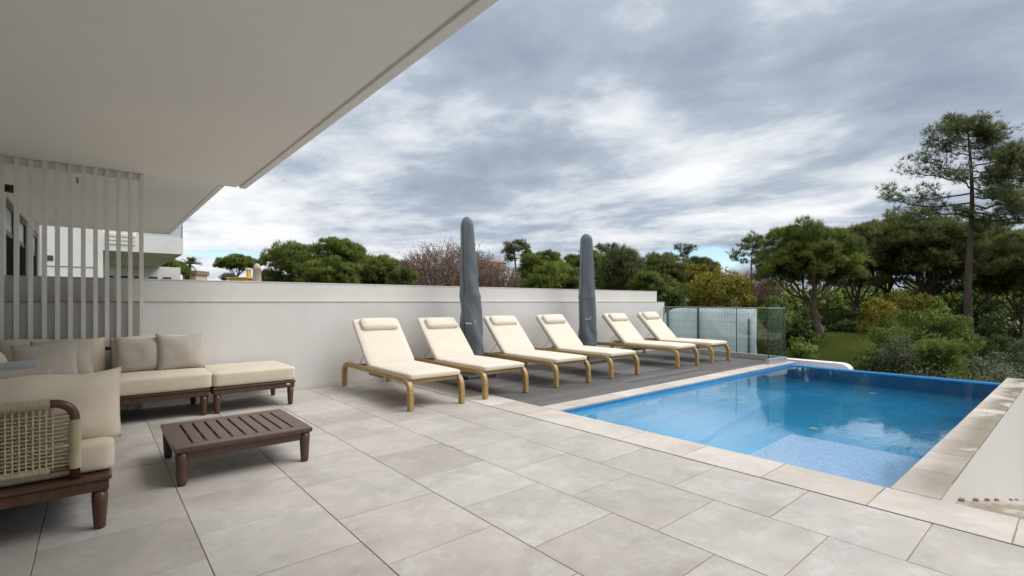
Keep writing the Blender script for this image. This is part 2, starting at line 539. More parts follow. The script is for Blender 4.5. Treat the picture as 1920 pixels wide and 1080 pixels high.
def tube(P, r, sides=8, cap=True, flat=None):
    """sweep a round (or, with flat=(w,h), rectangular) section along P"""
    P = [np.array(p, float) for p in P]
    n = len(P)
    rr = r if hasattr(r, '__len__') else [r] * n
    T = []
    for i in range(n):
        a = P[max(i - 1, 0)]; b = P[min(i + 1, n - 1)]
        t = b - a
        T.append(t / (np.linalg.norm(t) + 1e-9))
    up = np.array((1.0, 0, 0)) if flat else np.array((0, 0, 1.0))
    if abs(np.dot(up, T[0])) > 0.95:
        up = np.array((0.0, 1, 0))
    V, F = [], []
    N = up - T[0] * np.dot(up, T[0]); N /= np.linalg.norm(N)
    for i in range(n):
        N = N - T[i] * np.dot(N, T[i]); N /= (np.linalg.norm(N) + 1e-9)
        B = np.cross(T[i], N)
        if flat:
            w, h = flat
            c = min(w, h) * 0.12
            sec = [(-w / 2, -h / 2 + c), (-w / 2 + c, -h / 2), (w / 2 - c, -h / 2), (w / 2, -h / 2 + c),
                   (w / 2, h / 2 - c), (w / 2 - c, h / 2), (-w / 2 + c, h / 2), (-w / 2, h / 2 - c)]
        else:
            sec = [(rr[i] * math.cos(2 * math.pi * k / sides), rr[i] * math.sin(2 * math.pi * k / sides)) for k in range(sides)]
        for (u, v) in sec:
            V.append(P[i] + N * u + B * v)
    m = 8 if flat else sides
    for i in range(n - 1):
        for k in range(m):
            a = i * m + k; b = i * m + (k + 1) % m
            F.append((a, b, b + m, a + m))
    if cap:
        F.append(tuple(range(m - 1, -1, -1)))
        F.append(tuple(range((n - 1) * m, n * m)))
    return V, F


def rbox(sx, sy, sz, r, n=10, bulge=0.0, puff=0.0):
    """soft rounded box centred on the origin; bulge swells the top and bottom, puff the sides"""
    verts = {}
    V, F = [], []
    lin = np.linspace(-1, 1, n + 1)
    lin = np.sign(lin) * np.abs(lin) ** 0.75

    def vid(p):
        k = (round(p[0], 5), round(p[1], 5), round(p[2], 5))
        if k not in verts:
            verts[k] = len(V)
            h = np.array((sx / 2, sy / 2, sz / 2))
            q = np.array(p) * h
            inner = h - r
            c = np.clip(q, -inner, inner)
            d = q - c
            L = np.linalg.norm(d)
            res = c + (d / L * r if L > 1e-9 else d)
            fx = 1 - (p[0] ** 2); fy = 1 - (p[1] ** 2); fz = 1 - p[2] ** 2
            res[2] += p[2] * bulge * fx ** .6 * fy ** .6
            res[0] += p[0] * puff * fz * fy ** .5
            res[1] += p[1] * puff * fz * fx ** .5
            V.append(tuple(res))
        return verts[k]
    for ax in range(3):
        for s in (-1, 1):
            for i in range(n):
                for j in range(n):
                    q = []
                    for (a, b) in ((i, j), (i + 1, j), (i + 1, j + 1), (i, j + 1)):
                        p = [0, 0, 0]
                        p[ax] = s; p[(ax + 1) % 3] = lin[a]; p[(ax + 2) % 3] = lin[b]
                        q.append(vid(p))
                    F.append(q if s > 0 else q[::-1])
    return V, F


def pillow(w, h, t, n=18, seed=0, pinch=0.07):
    """scatter pillow standing in the local X-Z plane, base at z=0, thickness along Y"""
    rg = np.random.default_rng(seed)
    ph = rg.uniform(0, 6.28, 6)
    V, F = [], []
    idx = {}
    for side in (-1, 1):
        for i in range(n + 1):
            for j in range(n + 1):
                u = -1 + 2 * i / n; v = -1 + 2 * j / n
                edge = (i in (0, n)) or (j in (0, n))
                if edge and side == 1:
                    idx[(side, i, j)] = idx[(-1, i, j)]
                    continue
                k = (max(0, 1 - abs(u) ** 2.4) * max(0, 1 - abs(v) ** 2.4)) ** 0.55
                x = u * w / 2 * (1 - pinch * (1 - v * v))
                z = v * h / 2 * (1 - pinch * (1 - u * u))
                y = side * t / 2 * k
                y += 0.012 * k * (math.sin(4 * u + ph[0] + 2 * v) + math.sin(5 * v + ph[1] - 3 * u)) * (1 if side > 0 else .6)
                z += 0.012 * math.sin(3 * u + ph[2]) * (v + 1) / 2
                idx[(side, i, j)] = len(V)
                V.append((x, y, z + h / 2))
    for side in (-1, 1):
        for i in range(n):
            for j in range(n):
                q = (idx[(side, i, j)], idx[(side, i + 1, j)], idx[(side, i + 1, j + 1)], idx[(side, i, j + 1)])
                F.append(q if side < 0 else q[::-1])
    return V, F


def lathe(prof, sides=20, sq=None):
    V, F = [], []
    for (r, z) in prof:
        for k in range(sides):
            a = 2 * math.pi * k / sides
            V.append((r * math.cos(a), r * math.sin(a), z))
    for i in range(len(prof) - 1):
        for k in range(sides):
            a = i * sides + k; b = i * sides + (k + 1) % sides
            F.append((a, b, b + sides, a + sides))
    F.append(tuple(range(sides - 1, -1, -1)))
    F.append(tuple(range((len(prof) - 1) * sides, len(prof) * sides)))
    return V, F


def copy_tree(o, parent=None):
    c = o.copy()
    COL.objects.link(c)
    if parent is not None:
        c.parent = parent
    for ch in list(o.children):
        copy_tree(ch, c)
    return c


def polar(px, d):
    """ground position at bearing px (reference columns) and depth d in metres"""
    u = (px - 960) / 920
    return (d * (u * SN + CS), d * (SN - u * CS))


def zat(py, d):
    return H + (566 - py) / 920 * d


# ------------------------------------------------------------------ ground
GZ = -2.3
MOUND = polar(1570, 23.5)      # grassy rise under the pale umbrella pine


def ground_z(x, y):
    r = math.hypot(x - 5, y - 3)
    z = GZ + 0.18 * math.sin(x * .31 + 1) * math.cos(y * .27) + 0.1 * math.sin(x * .9) * math.sin(y * .8 + 2)
    # rises gently beyond the pool on the right, falls away to the sea on the left
    if r > 14:
        z += min((r - 14) * 0.03, 1.2) * max(0.0, min(1.0, (x - 0.35 * y) / 20 + .2))
    bx_, by_ = MOUND
    z += 1.35 * math.exp(-((x - bx_) ** 2 + (y - by_) ** 2) / (2 * 4.2 ** 2))
    return z


def build_ground():
    rad = [0, 3, 6, 9, 10, 11, 12, 13, 14, 15, 16, 17, 18, 19, 20, 21, 22.5, 24, 25.5, 27, 29, 31, 36, 42, 50, 60, 75, 100, 150, 250, 500, 1500]
    n = 128
    V, F = [(5, 3, GZ)], []
    for r in rad[1:]:
        for k in range(n):
            a = 2 * math.pi * k / n
            x, y = 5 + r * math.cos(a), 3 + r * math.sin(a)
            V.append((x, y, ground_z(x, y)))
    for k in range(n):
        F.append((0, 1 + k, 1 + (k + 1) % n))
    for i in range(len(rad) - 2):
        for k in range(n):
            a = 1 + i * n + k; b = 1 + i * n + (k + 1) % n
            F.append((a, a + n, b + n, b))
    o = obj("ground", mesh("ground", V, F, M['soil'], True))
    tag(o, "scrubby ground beyond the pool and garden wall", kind='structure')


build_ground()

# ------------------------------------------------------------------ terrace paving
X_CH = 3.462            # slot drain
XP0, XP1 = 3.906, 10.45  # pool inside, along X
YP0, YP1 = 0.828, 3.80   # pool inside, along Y
WALL_Y = 6.95

terr = MB().box((-0.78, -3.2, -2.6), (XP0 - 0.16, WALL_Y + 0.3, -0.0045)).make("terrace_floor", M['grout'])
tag(terr, "terrace paved with large square beige stone tiles", kind='structure')
JW = 0.0055
_tile_cache = {}


def tile_piece(x0, x1, y0, y1, name, mat, parent, z=0.0, th=0.011):
    w, d = round(x1 - x0, 4), round(y1 - y0, 4)
    key = (w, d, mat.name, th)
    if key not in _tile_cache:
        V, F = box((-w / 2, -d / 2, -th), (w / 2, d / 2, 0), 0.0016)
        _tile_cache[key] = mesh(name, V, F, mat)
    jz = random.uniform(-0.0007, 0.0007)
    return obj(name, _tile_cache[key], parent, ((x0 + x1) / 2, (y0 + y1) / 2, z + jz))


cols = [X_CH - 0.005 - 0.6 - 0.615 * k for k in range(7)]
cols = [2.862, 2.247, 1.632, 1.017, 0.402, -0.213, -0.78]
edges = [X_CH - 0.004] + cols
P = 0.605
for k in range(len(edges) - 1):
    x1, x0 = edges[k], edges[k + 1]
    off = 0.546 if k % 2 == 0 else 0.862
    y = off - P * 6
    while y < WALL_Y:
        a, b = max(y, -3.1), min(y + P, WALL_Y)
        if b - a > 0.03:
            tile_piece(x0 + JW / 2, x1 - JW / 2, a + JW / 2, b - JW / 2, "tile", M['tile'], terr)
        y += P
# slot drain
MB().box((X_CH - 0.006, -3.1, -0.0043), (X_CH + 0.008, WALL_Y - 0.01, -0.002)).make("drain_slot", M['slot'], terr)

# ------------------------------------------------------------------ pool
pool = thing("pool", "rectangular blue mosaic pool with stone coping and overflow edge", None, (0, 0, 0), kind='structure')
WZ = -0.062
PD = -1.56
# front coping strip (also runs beside the deck up to the wall)
y = 0.246 - P * 5
while y < WALL_Y:
    a, b = max(y, -3.1), min(y + P, WALL_Y)
    if b - a > 0.03:
        tile_piece(X_CH + 0.011, XP0 - 0.0 if b <= 4.1 else XP0 + 0.005, a + .0035, b - .0035, "coping_tile", M['coping'], pool, 0.0, 0.02)
    y += P
# left coping strip between deck and pool
x = XP0 + 0.006
while x < 10.70:
    b = min(x + 0.605, 10.72)
    tile_piece(x + .002, b - .002, YP1, 4.065, "coping_tile", M['coping'], pool, 0.0, 0.02)
    x += 0.605
# right coping strip
x = XP0 + 0.006
YR0 = 0.585
while x < 10.95:
    b = min(x + 0.605, 10.98)
    tile_piece(x + .0025, b - .0025, YR0, YP0, "coping_tile", M['coping'], pool, 0.0, 0.02)
    x += 0.605


def pool_shell():
    mb = MB()
    # inner faces as one shell of thick walls, inside flush with the pool outline
    t = 0.16
    mb.box((XP0 - t, YP0 - 0.0, PD - .2), (XP0, YP1, -0.0215))            # near wall
    mb.box((XP0 - t, YP1, PD - .2), (10.72, YP1 + 0.26, -0.0215))         # left wall
    MB().box((XP0, YP0, PD - .2), (XP1, YP1, PD)).make("pool_floor", M['mosaicfloor'], pool)
    mb.make("basin", M['mosaic'], pool)
    mb = MB().box((XP0 - t, YR0 + 0.02, PD - .2), (10.72, YP0, -0.0215))
    mb.make("rim_wall", M['mosaic'], pool)
    # overflow edge: slightly lower, slopes outward
    V, F = box((XP1, YP0 + .001, PD - .2), (10.73, YP1 - .001, -0.05))
    V = [(x, y, z - (0.012 if (z > -0.1 and x > XP1 + .1) else 0)) for (x, y, z) in V]
    MB().add(V, F).make("overflow_edge", M['mosaic'], pool)
    # bench in the near right corner
    MB().box((XP0 + .001, YP0 + .001, PD + .001), (5.42, 1.96, WZ - 0.34)).make("bench", M['mosaicpale'], pool)
    # painted outer wall beside the stairs
    MB().box((XP0 - 0.155, YR0 - 0.0, -3.4), (10.98, YR0 + 0.018, -0.021)).make("outer_wall", M['smoothwhite'], pool)
    MB().box((10.735, YR0 + .02, -3.4), (10.98, YP0 - .01, -0.0215)).make("outer_wall", M['white'], pool)
    MB().box((10.76, YP0 - .008, -3.4), (10.98, YP1 + .24, -0.55)).make("overflow_channel", M['white'], pool)


pool_shell()


def pool_water():
    # closed body of water with a finely divided surface, 2 mm clear of the tiles
    e = 0.002
    V, F = box((XP0 + e, YP0 + e, PD + e), (XP1 - e, YP1 - e, WZ))
    o = MB().add(V, F).make("pool_water", M['water'])
    tag(o, "clear blue water filling the rectangular pool", kind='structure')


pool_water()
# underwater lamp discs in the far wall and floor drains
for (a, b) in ((6.98, 2.27), (9.8, 2.32)):
    V, F = lathe([(0.055, 0), (0.055, 0.012), (0.04, 0.02)], 16)
    MB().add(V, F).make("floor_drain", M['whitemetal'], pool, loc=(a, b, PD + 0.004))

# ------------------------------------------------------------------ timber deck
deck = MB().box((XP0 + 0.012, 4.075, -2.6), (10.95, WALL_Y - .002, -0.03)).make("deck", M['slot'])
tag(deck, "dark grey composite deck under the loungers", kind='structure')
nb = 20
bw = (WALL_Y - 4.07) / nb
segs = [(XP0 + 0.014, 6.058), (6.062, 8.298), (8.302, 10.9)]
dk = {}
for i in range(nb):
    for s, (a, b) in enumerate(segs):
        if s not in dk:
            V, F = box((a, 0.0022, -0.024), (b, bw - 0.0022, 0.0), 0.002)
            dk[s] = mesh("board", V, F, M['deck'])
        obj("board", dk[s], deck, (0, 4.07 + i * bw, 0.0 + random.uniform(-.0006, .0006)))

# ------------------------------------------------------------------ garden wall
wall = thing("garden_wall", "long white rendered garden wall with stepped top behind the loungers", "wall", (5, WALL_Y, 0))


def wbox(par, name, a, b, mat, bev=0.0):
    L = par.location
    return MB().box(tuple(a[i] - L[i] for i in range(3)), tuple(b[i] - L[i] for i in range(3)), bev).make(name, mat, par)


wbox(wall, "lower_wall", (-0.78, WALL_Y, -3), (10.985, WALL_Y + 0.30, 1.192), M['white'], 0.008)
wbox(wall, "ledge", (-0.78, WALL_Y - 0.004, 1.192), (10.988, WALL_Y + 0.302, 1.203), M['stainline'])
wbox(wall, "upper_wall", (-0.78, WALL_Y + 0.075, 1.203), (10.76, WALL_Y + 0.29, 1.455), M['white'], 0.006)
wbox(wall, "wall_cap", (-0.78, WALL_Y + 0.070, 1.455), (10.765, WALL_Y + 0.295, 1.467), M['white'])

# ------------------------------------------------------------------ villa with overhang
ZS = 2.634
villa = thing("villa", "white villa with broad flat overhang shading the sofa corner", "house", (-0.9, 0, 0))
wbox(villa, "facade", (-1.1, -3.2, -2.6), (-0.782, 6.90, ZS), M['white'])
wbox(villa, "overhang", (-1.1, -3.2, ZS), (1.355, 6.92, ZS + 0.5), M['soffit'])
wbox(villa, "drip_groove", (1.356, -3.2, ZS + 0.018), (1.391, 6.92, ZS + 0.5), M['soffit'])
wbox(villa, "fascia", (1.392, -3.2, ZS - 0.004), (1.464, 6.935, ZS + 0.5), M['soffit'], 0.006)
wbox(villa, "unseen_shade_wall", (-0.781, -1.15, 0.001), (1.35, -0.95, ZS - .001), M['white'])  # unseen wall behind the camera, added to darken the near-left floor

nb_h = thing("neighbour_house", "attached white house beyond the garden wall with dark windows under its overhang", "house", (-0.9, 7.3, 0))
ZN = ZS + 0.003
wbox(nb_h, "overhang", (-1.1, 6.94, ZN + .0), (1.16, 12.60, ZN + 0.5), M['soffit'])
wbox(nb_h, "fascia", (1.163, 6.94, ZN - 0.010), (1.229, 12.65, ZN + 0.5), M['soffit'], 0.006)
wbox(nb_h, "end_fascia", (-0.779, 12.603, ZN - 0.010), (1.160, 12.65, ZN + 0.5), M['soffit'])
# facade in plane X=-0.78 with three tall windows
wins = [(8.15, 9.2), (9.5, 10.62), (11.4, 12.5)]
yy = 6.94
for (a, b) in wins:
    wbox(nb_h, "facade", (-1.1, yy, -2.6), (-0.78, a, ZN - .002), M['white'])
    yy = b
wbox(nb_h, "facade", (-1.1, yy, -2.6), (-0.78, 13.2, ZN - .002), M['white'])
for (a, b) in wins:
    wbox(nb_h, "facade", (-1.1, a + .001, 2.45), (-0.781, b - .001, ZN - .002), M['white'])
    wbox(nb_h, "facade", (-1.1, a + .001, -2.6), (-0.781, b - .001, -0.2), M['white'])
    fr = MB()
    L = nb_h.location
    for (p, q) in (((-0.86, a + .001, -.2), (-0.80, a + .06, 2.45)), ((-0.86, b - .06, -.2), (-0.80, b - .001, 2.45)),
                   ((-0.86, a + .06, 2.36), (-0.80, b - .06, 2.449)), ((-0.86, a + .06, 2.02), (-0.81, b - .06, 2.08))):
        fr.box(tuple(p[i] - L[i] for i in range(3)), tuple(q[i] - L[i] for i in range(3)))
    w_ = fr.make("window", M['frame'], nb_h)
    pb = MB().box((-0.845 - L[0], a + .06 - L[1], -.2), (-0.835 - L[0], b - .06 - L[1], 2.02)).make("pane", M['darkglass'], w_)
    MB().box((-0.85 - L[0], a + .06 - L[1], 2.08), (-0.82 - L[0], b - .06 - L[1], 2.36)).make("shutter_box", M['alu'], w_)
for k, (cx, cy) in enumerate(((-0.15, 7.75), (-0.12, 8.9))):  # narrow dark air-conditioning slots in the soffit
    par = villa if cy < 6.9 else nb_h
    wbox(par, "air_slot", (cx - .012, cy - .18, (ZS if cy < 6.9 else ZN) - 0.003), (cx + .012, cy + .18, (ZS if cy < 6.9 else ZN) + 0.004), M['steel'])

# wall lamp / camera on the facade, left edge
x_, y_ = -0.70, 6.2
sp_ = thing("security_camera", "small black camera on a bracket high on the facade beside the slats", "camera", (-0.782, 7.4, 2.40))
MB().box((0.0, -.03, -.03), (0.07, .03, .03), 0.004).make("bracket", M['whitemetal'], sp_)
V, F = tube([(0.06, 0.01, 0.004), (0.13, -0.05, -.012)], 0.042, 14)
MB().add(V, F).make("body", M['black'], sp_, smooth=False)

nt_ = MB().box((-0.78, WALL_Y + 0.302, -2.6), (3.6, 13.2, -0.01)).make("neighbour_terrace", M['tile'])
tag(nt_, "pale paved terrace of the neighbouring house behind the garden wall", kind='structure')

# slat screen between the two terraces
SY = 6.90
scr = thing("slat_screen", "white metal slat screen from floor to soffit at the end of the wall", "screen", (-0.2, SY, 0))
slat_px = [(-3, 8), (26, 36), (53, 62), (79, 87.5), (104, 111.5), (128, 136), (152.3, 160), (175.5, 182.5), (197, 204), (218.5, 226), (240.3, 248), (261.5, 268.5)]
sm = None
for (a, b) in slat_px:
    u = ((a + b) / 2 - 960) / 920
    t = SY / (SN - u * CS)
    X = t * (u * SN + CS)
    if sm is None:
        V, F = box((-0.019, -0.026, 0.0), (0.019, 0.026, ZS - 0.002), 0.003)
        sm = mesh("slat", V, F, M['whitemetal'])
    obj("slat", sm, scr, (X + 0.2, 0, 0))
MB().box((-0.56, 0.004, ZS - 0.075), (0.62, 0.022, ZS - 0.004)).make("top_rail", M['whitemetal'], scr)
MB().box((-0.56, 0.004, 0.004), (0.62, 0.022, 0.05)).make("bottom_rail", M['whitemetal'], scr)

# ------------------------------------------------------------------ glass balustrade
bal = thing("glass_balustrade", "frameless glass balustrade at the far end of the deck", "balustrade", (10.5, 3.9, 0))
GA = (10.52, 3.93)      # corner
GB = (10.86, 6.90)      # meets the wall
GC = (9.86, 3.985)       # free end of the short return
BT = 1.075


def glass_run(a, b, nseg, tall=BT, first_edge=None):
    a = np.array(a); b = np.array(b)
    L = np.linalg.norm(b - a)
    ang = math.atan2(b[1] - a[1], b[0] - a[0])
    loc = bal.location
    seg = L / nseg
    for k in range(nseg):
        p = a + (b - a) * (k / nseg)
        V, F = box((0.006, -0.008, 0.03), (seg - 0.006, 0.008, tall))
        g = MB().add(V, F[:1] + F[2:]).make("glass_panel", M['glass'], bal, loc=(p[0] - loc[0], p[1] - loc[1], 0), rot=(0, 0, ang))
        MB().box((0.001, -0.0085, 0.09), (0.0055, 0.0085, tall)).make("panel_edge", M['glassedge'], g)
        MB().box((seg - 0.0055, -0.0085, 0.09), (seg - 0.001, 0.0085, tall)).make("panel_edge", M['glassedge'], g)
        MB().box((0.001, -0.0085, tall + .0005), (seg - .001, 0.0085, tall + 0.009)).make("top_edge", M['glassedgelight'], g)
    V, F = box((-0.02, -0.035, 0.002), (L + 0.01, 0.035, 0.105), 0.004)
    MB().add(V, F).make("base_channel", M['alu'], bal, loc=(a[0] - loc[0], a[1] - loc[1], 0), rot=(0, 0, ang))


glass_run((GA[0] - .012, GA[1] + .05), GB, 3)
glass_run(GC, GA, 1)

# ------------------------------------------------------------------ stairs beside the pool
st = thing("stairs", "broad stone steps leading down beside the pool wall", None, (XP0, 0, 0), kind='structure')
for k in range(9):
    z = -0.175 * (k + 1)
    a = 0.67 * k
    s_ = MB().box((a + 0.002, -1.6, z - 0.165), (a + 0.672, YR0 - 0.012, z - 0.022)).make("riser_block", M['white'], st)
    MB().box((a + 0.002, -1.6, z - 0.02), (a + 0.70, YR0 - 0.003, z), 0.003).make("tread", M['coping'], st)
    if k not in (4, 7):  # small dark piece standing for the shadow gap between tread and wall
        MB().box((a + 0.650, YR0 - 0.030, z + 0.0006), (a + 0.699, YR0 - 0.004, z + 0.009)).make("shadow_gap", M['gapshade'], st)

# white curved wall end beyond the overflow edge
cw = thing("low_wall", "low white wall with a rounded end beyond the far pool edge", "wall", (11.7, 4.5, 0))
prof = [(4.6, -3.0), (-1.38, -3.0), (-1.38, -0.19)]
for k in range(7):
    a = k / 6 * math.pi / 2
    prof.append((-1.38 + 0.2 * (1 - math.cos(a)), -0.19 + 0.13 * math.sin(a)))
prof.append((4.6, -0.04))
V = [(-0.11, y, z) for (y, z) in prof] + [(0.16, y, z) for (y, z) in prof]
n = len(prof)
F = [tuple(range(n - 1, -1, -1)), tuple(range(n, 2 * n))] + [(i, (i + 1) % n, (i + 1) % n + n, i + n) for i in range(n)]
MB().add(V, F).make("wall_body", M['white'], cw)

# wire fence with white sheeting behind the glass
XF = 12.3
fence = thing("wire_fence", "wire mesh fence backed with white sheeting behind the glass", "fence", (XF, 6.5, 0))


def fy(px):
    u = (px - 960) / 920
    t = XF / (u * SN + CS)
    return t * (SN - u * CS) - 6.5


y0, y1 = fy(1415), fy(1236)
n = 14
V, F = [], []
for i in range(n + 1):
    y = y0 + (y1 - y0) * i / n
    wv = 0.03 * math.sin(i * 1.3)
    top = 1.03 if i < n - 2 else (0.9 if i == n - 1 else (0.62 if i == n else 1.01))
    yb = y - (0.12 if i == 0 else 0)
    for j in range(5):
        f = j / 4
        V.append((0.05 + wv + 0.02 * math.sin(j * 2 + i), y + (yb - y) * (1 - f) + .03 * math.sin(3 * j + i), -2.2 + (top + 2.2) * f))
for i in range(n):
    for j in range(4):
        a = i * 5 + j
        F.append((a, a + 1, a + 6, a + 5))
sh = MB().add(V, F).make("sheeting", M['sheet'], fence, smooth=True)
so = sh.modifiers.new("thick", 'SOLIDIFY'); so.thickness = 0.004
wm = MB()
yy = y0
while yy < y1 + 0.6:
    wm.box((-0.003, yy - .0017, -2.1), (0.002, yy + .0017, 1.04)); yy += 0.075
zz = -2.1
while zz < 1.06:
    wm.box((-0.0062, y0, zz - .0025), (-0.0032, y1 + .6, zz + .0025)); zz += 0.2
w_ = wm.make("wire_mesh", M['wire'], fence); w_['kind'] = 'stuff'
for px, zt in ((1405, 0.78), (1310, 1.05), (1253, 1.05)):
    V, F = box((-0.05, fy(px) - .025, -2.3), (-0.012, fy(px) + .025, zt), 0.004)
    MB().add(V, F).make("post", M['greenpost'], fence)

# ------------------------------------------------------------------ sun loungers
LW = 0.72


def arc_path():
    pts = [(0.0, 0.0), (0.0, 0.12), (0.002, 0.185)]
    r = 0.135
    cx, cz = 0.002 + r, 0.185
    for k in range(1, 8):
        a = math.pi - k / 8 * math.pi / 2
        pts.append((cx + r * math.cos(a), cz + r * math.sin(a)))
    pts.append((cx + .05, cz + r + 0.001))
    return pts


def make_lounger():
    root = thing("sun_lounger", "", "sun lounger", (0, 0, 0), 0, "sun loungers in a row on the deck")
    fp = arc_path()
    L = 2.03
    path = [(y, z) for (y, z) in fp] + [(0.7, 0.322), (1.3, 0.322)] + [(L - y, z) for (y, z) in fp[::-1]]
    for sx in (0.028, LW - 0.028):
        V, F = tube([(sx, y, z + 0.008) for (y, z) in path], 0.02, flat=(0.058, 0.062))
        sr = MB().add(V, F).make("side_rail", M['loungerwood'], root)
        for yy in (0.0, L):
            MB().box((sx - .02, yy - .016, 0.0), (sx + .02, yy + .016, 0.009)).make("foot_pad", M['rubber'], sr)
    # inner frame carrying the cushion
    f = MB()
    for sx in (0.075, LW - 0.075):
        f.box((sx - 0.017, 0.07, 0.292), (sx + 0.017, 1.86, 0.326), 0.004)
    f.box((0.055, 0.05, 0.288), (LW - 0.055, 0.085, 0.326), 0.004)
    f.box((0.055, 1.84, 0.290), (LW - 0.055, 1.875, 0.324), 0.004)
    f.make("inner_frame", M['loungerwood'], root)
    for k in range(9):
        MB().box((0.094, 0.13 + k * 0.122, 0.305), (LW - 0.094, 0.13 + k * 0.122 + 0.085, 0.322)).make("slat", M['loungerwood'], root)
    MB().box((0.10, 1.0, 0.235), (LW - 0.10, 1.34, 0.262), 0.005).make("tray", M['loungerwood'], root)
    V, F = rbox(LW - 0.05, 1.20, 0.075, 0.028, 12, 0.010, 0.004)
    MB().add(V, F).make("seat_cushion", M['cream'], root, True, (LW / 2, 0.615, 0.366))
    # backrest, hinged at y=1.2 and raised 45 degrees
    ang = R(45.5)
    def bk(x, s, n):   # s along the back, n normal to it
        return (x, 1.215 + s * math.cos(ang) - n * math.sin(ang), 0.338 + s * math.sin(ang) + n * math.cos(ang))
    b_ = MB()
    for sx in (0.075, LW - 0.075):
        V, F = box((sx - 0.016, 0.0, -0.022), (sx + 0.016, 0.80, 0.008), 0.003)
        b_.add([bk(*v) for v in V], F)
    V, F = box((0.075, 0.775, -0.020), (LW - 0.075, 0.80, 0.006)); b_.add([bk(*v) for v in V], F)
    b_.make("back_frame", M['loungerwood'], root)
    for k in range(6):
        V, F = box((0.094, 0.06 + k * .122, -0.014), (LW - 0.094, 0.06 + k * .122 + 0.085, 0.0))
        MB().add([bk(*v) for v in V], F).make("slat", M['loungerwood'], root)
    V, F = rbox(LW - 0.05, 0.80, 0.075, 0.028, 12, 0.010, 0.004)
    MB().add([bk(x + LW / 2, y + 0.405, z + 0.046) for (x, y, z) in V], F).make("back_cushion", M['cream'], root, True)
    V, F = rbox(LW - 0.20, 0.19, 0.075, 0.034, 10, 0.012, 0.004)
    MB().add([bk(x + LW / 2 + .008, y + 0.665, z + 0.107) for (x, y, z) in V], F).make("headrest", M['cream'], root, True)
    p = MB()
    for sx in (0.10, LW - 0.10):
        p.tube([bk(sx, 0.30, -0.03), (sx, 1.66, 0.335)], 0.0035, 6)
    p.tube([(0.10, 1.66, 0.335), (LW - 0.10, 1.66, 0.335)], 0.0035, 6)
    p.make("back_stay", M['steel'], root)
    return root


lg = make_lounger()
lspots = [(2.62, "first sun lounger from the sofa, standing on stone paving at the row's near end"),
          (3.65, "second sun lounger from the sofa, its back half beside the nearer covered parasol"),
          (4.90, "third sun lounger, just right of the nearer covered parasol"),
          (6.12, "fourth sun lounger, its backrest left of the farther covered parasol"),
          (8.03, "fifth sun lounger, standing just right of the farther covered parasol"),
          (9.19, "last sun lounger of the row, nearest the glass balustrade")]
for i, (x, lab) in enumerate(lspots):
    o = lg if i == 0 else copy_tree(lg)
    o.location = (x, 4.83 + (0.0 if i < 5 else -0.05), 0)
    o.rotation_euler = (0, 0, R((-1.8, -1.0, -1.2, -1.0, -.7, -.6)[i]))
    o['label'] = lab
    for ch in o.children:
        if ch.name.split('.')[0] == 'headrest':
            ch.location = (random.uniform(-.02, .02), random.uniform(-.015, .01), random.uniform(-.006, .008))
            ch.rotation_euler = (0, R(random.uniform(-.6, .6)), R(random.uniform(-.8, .8)))


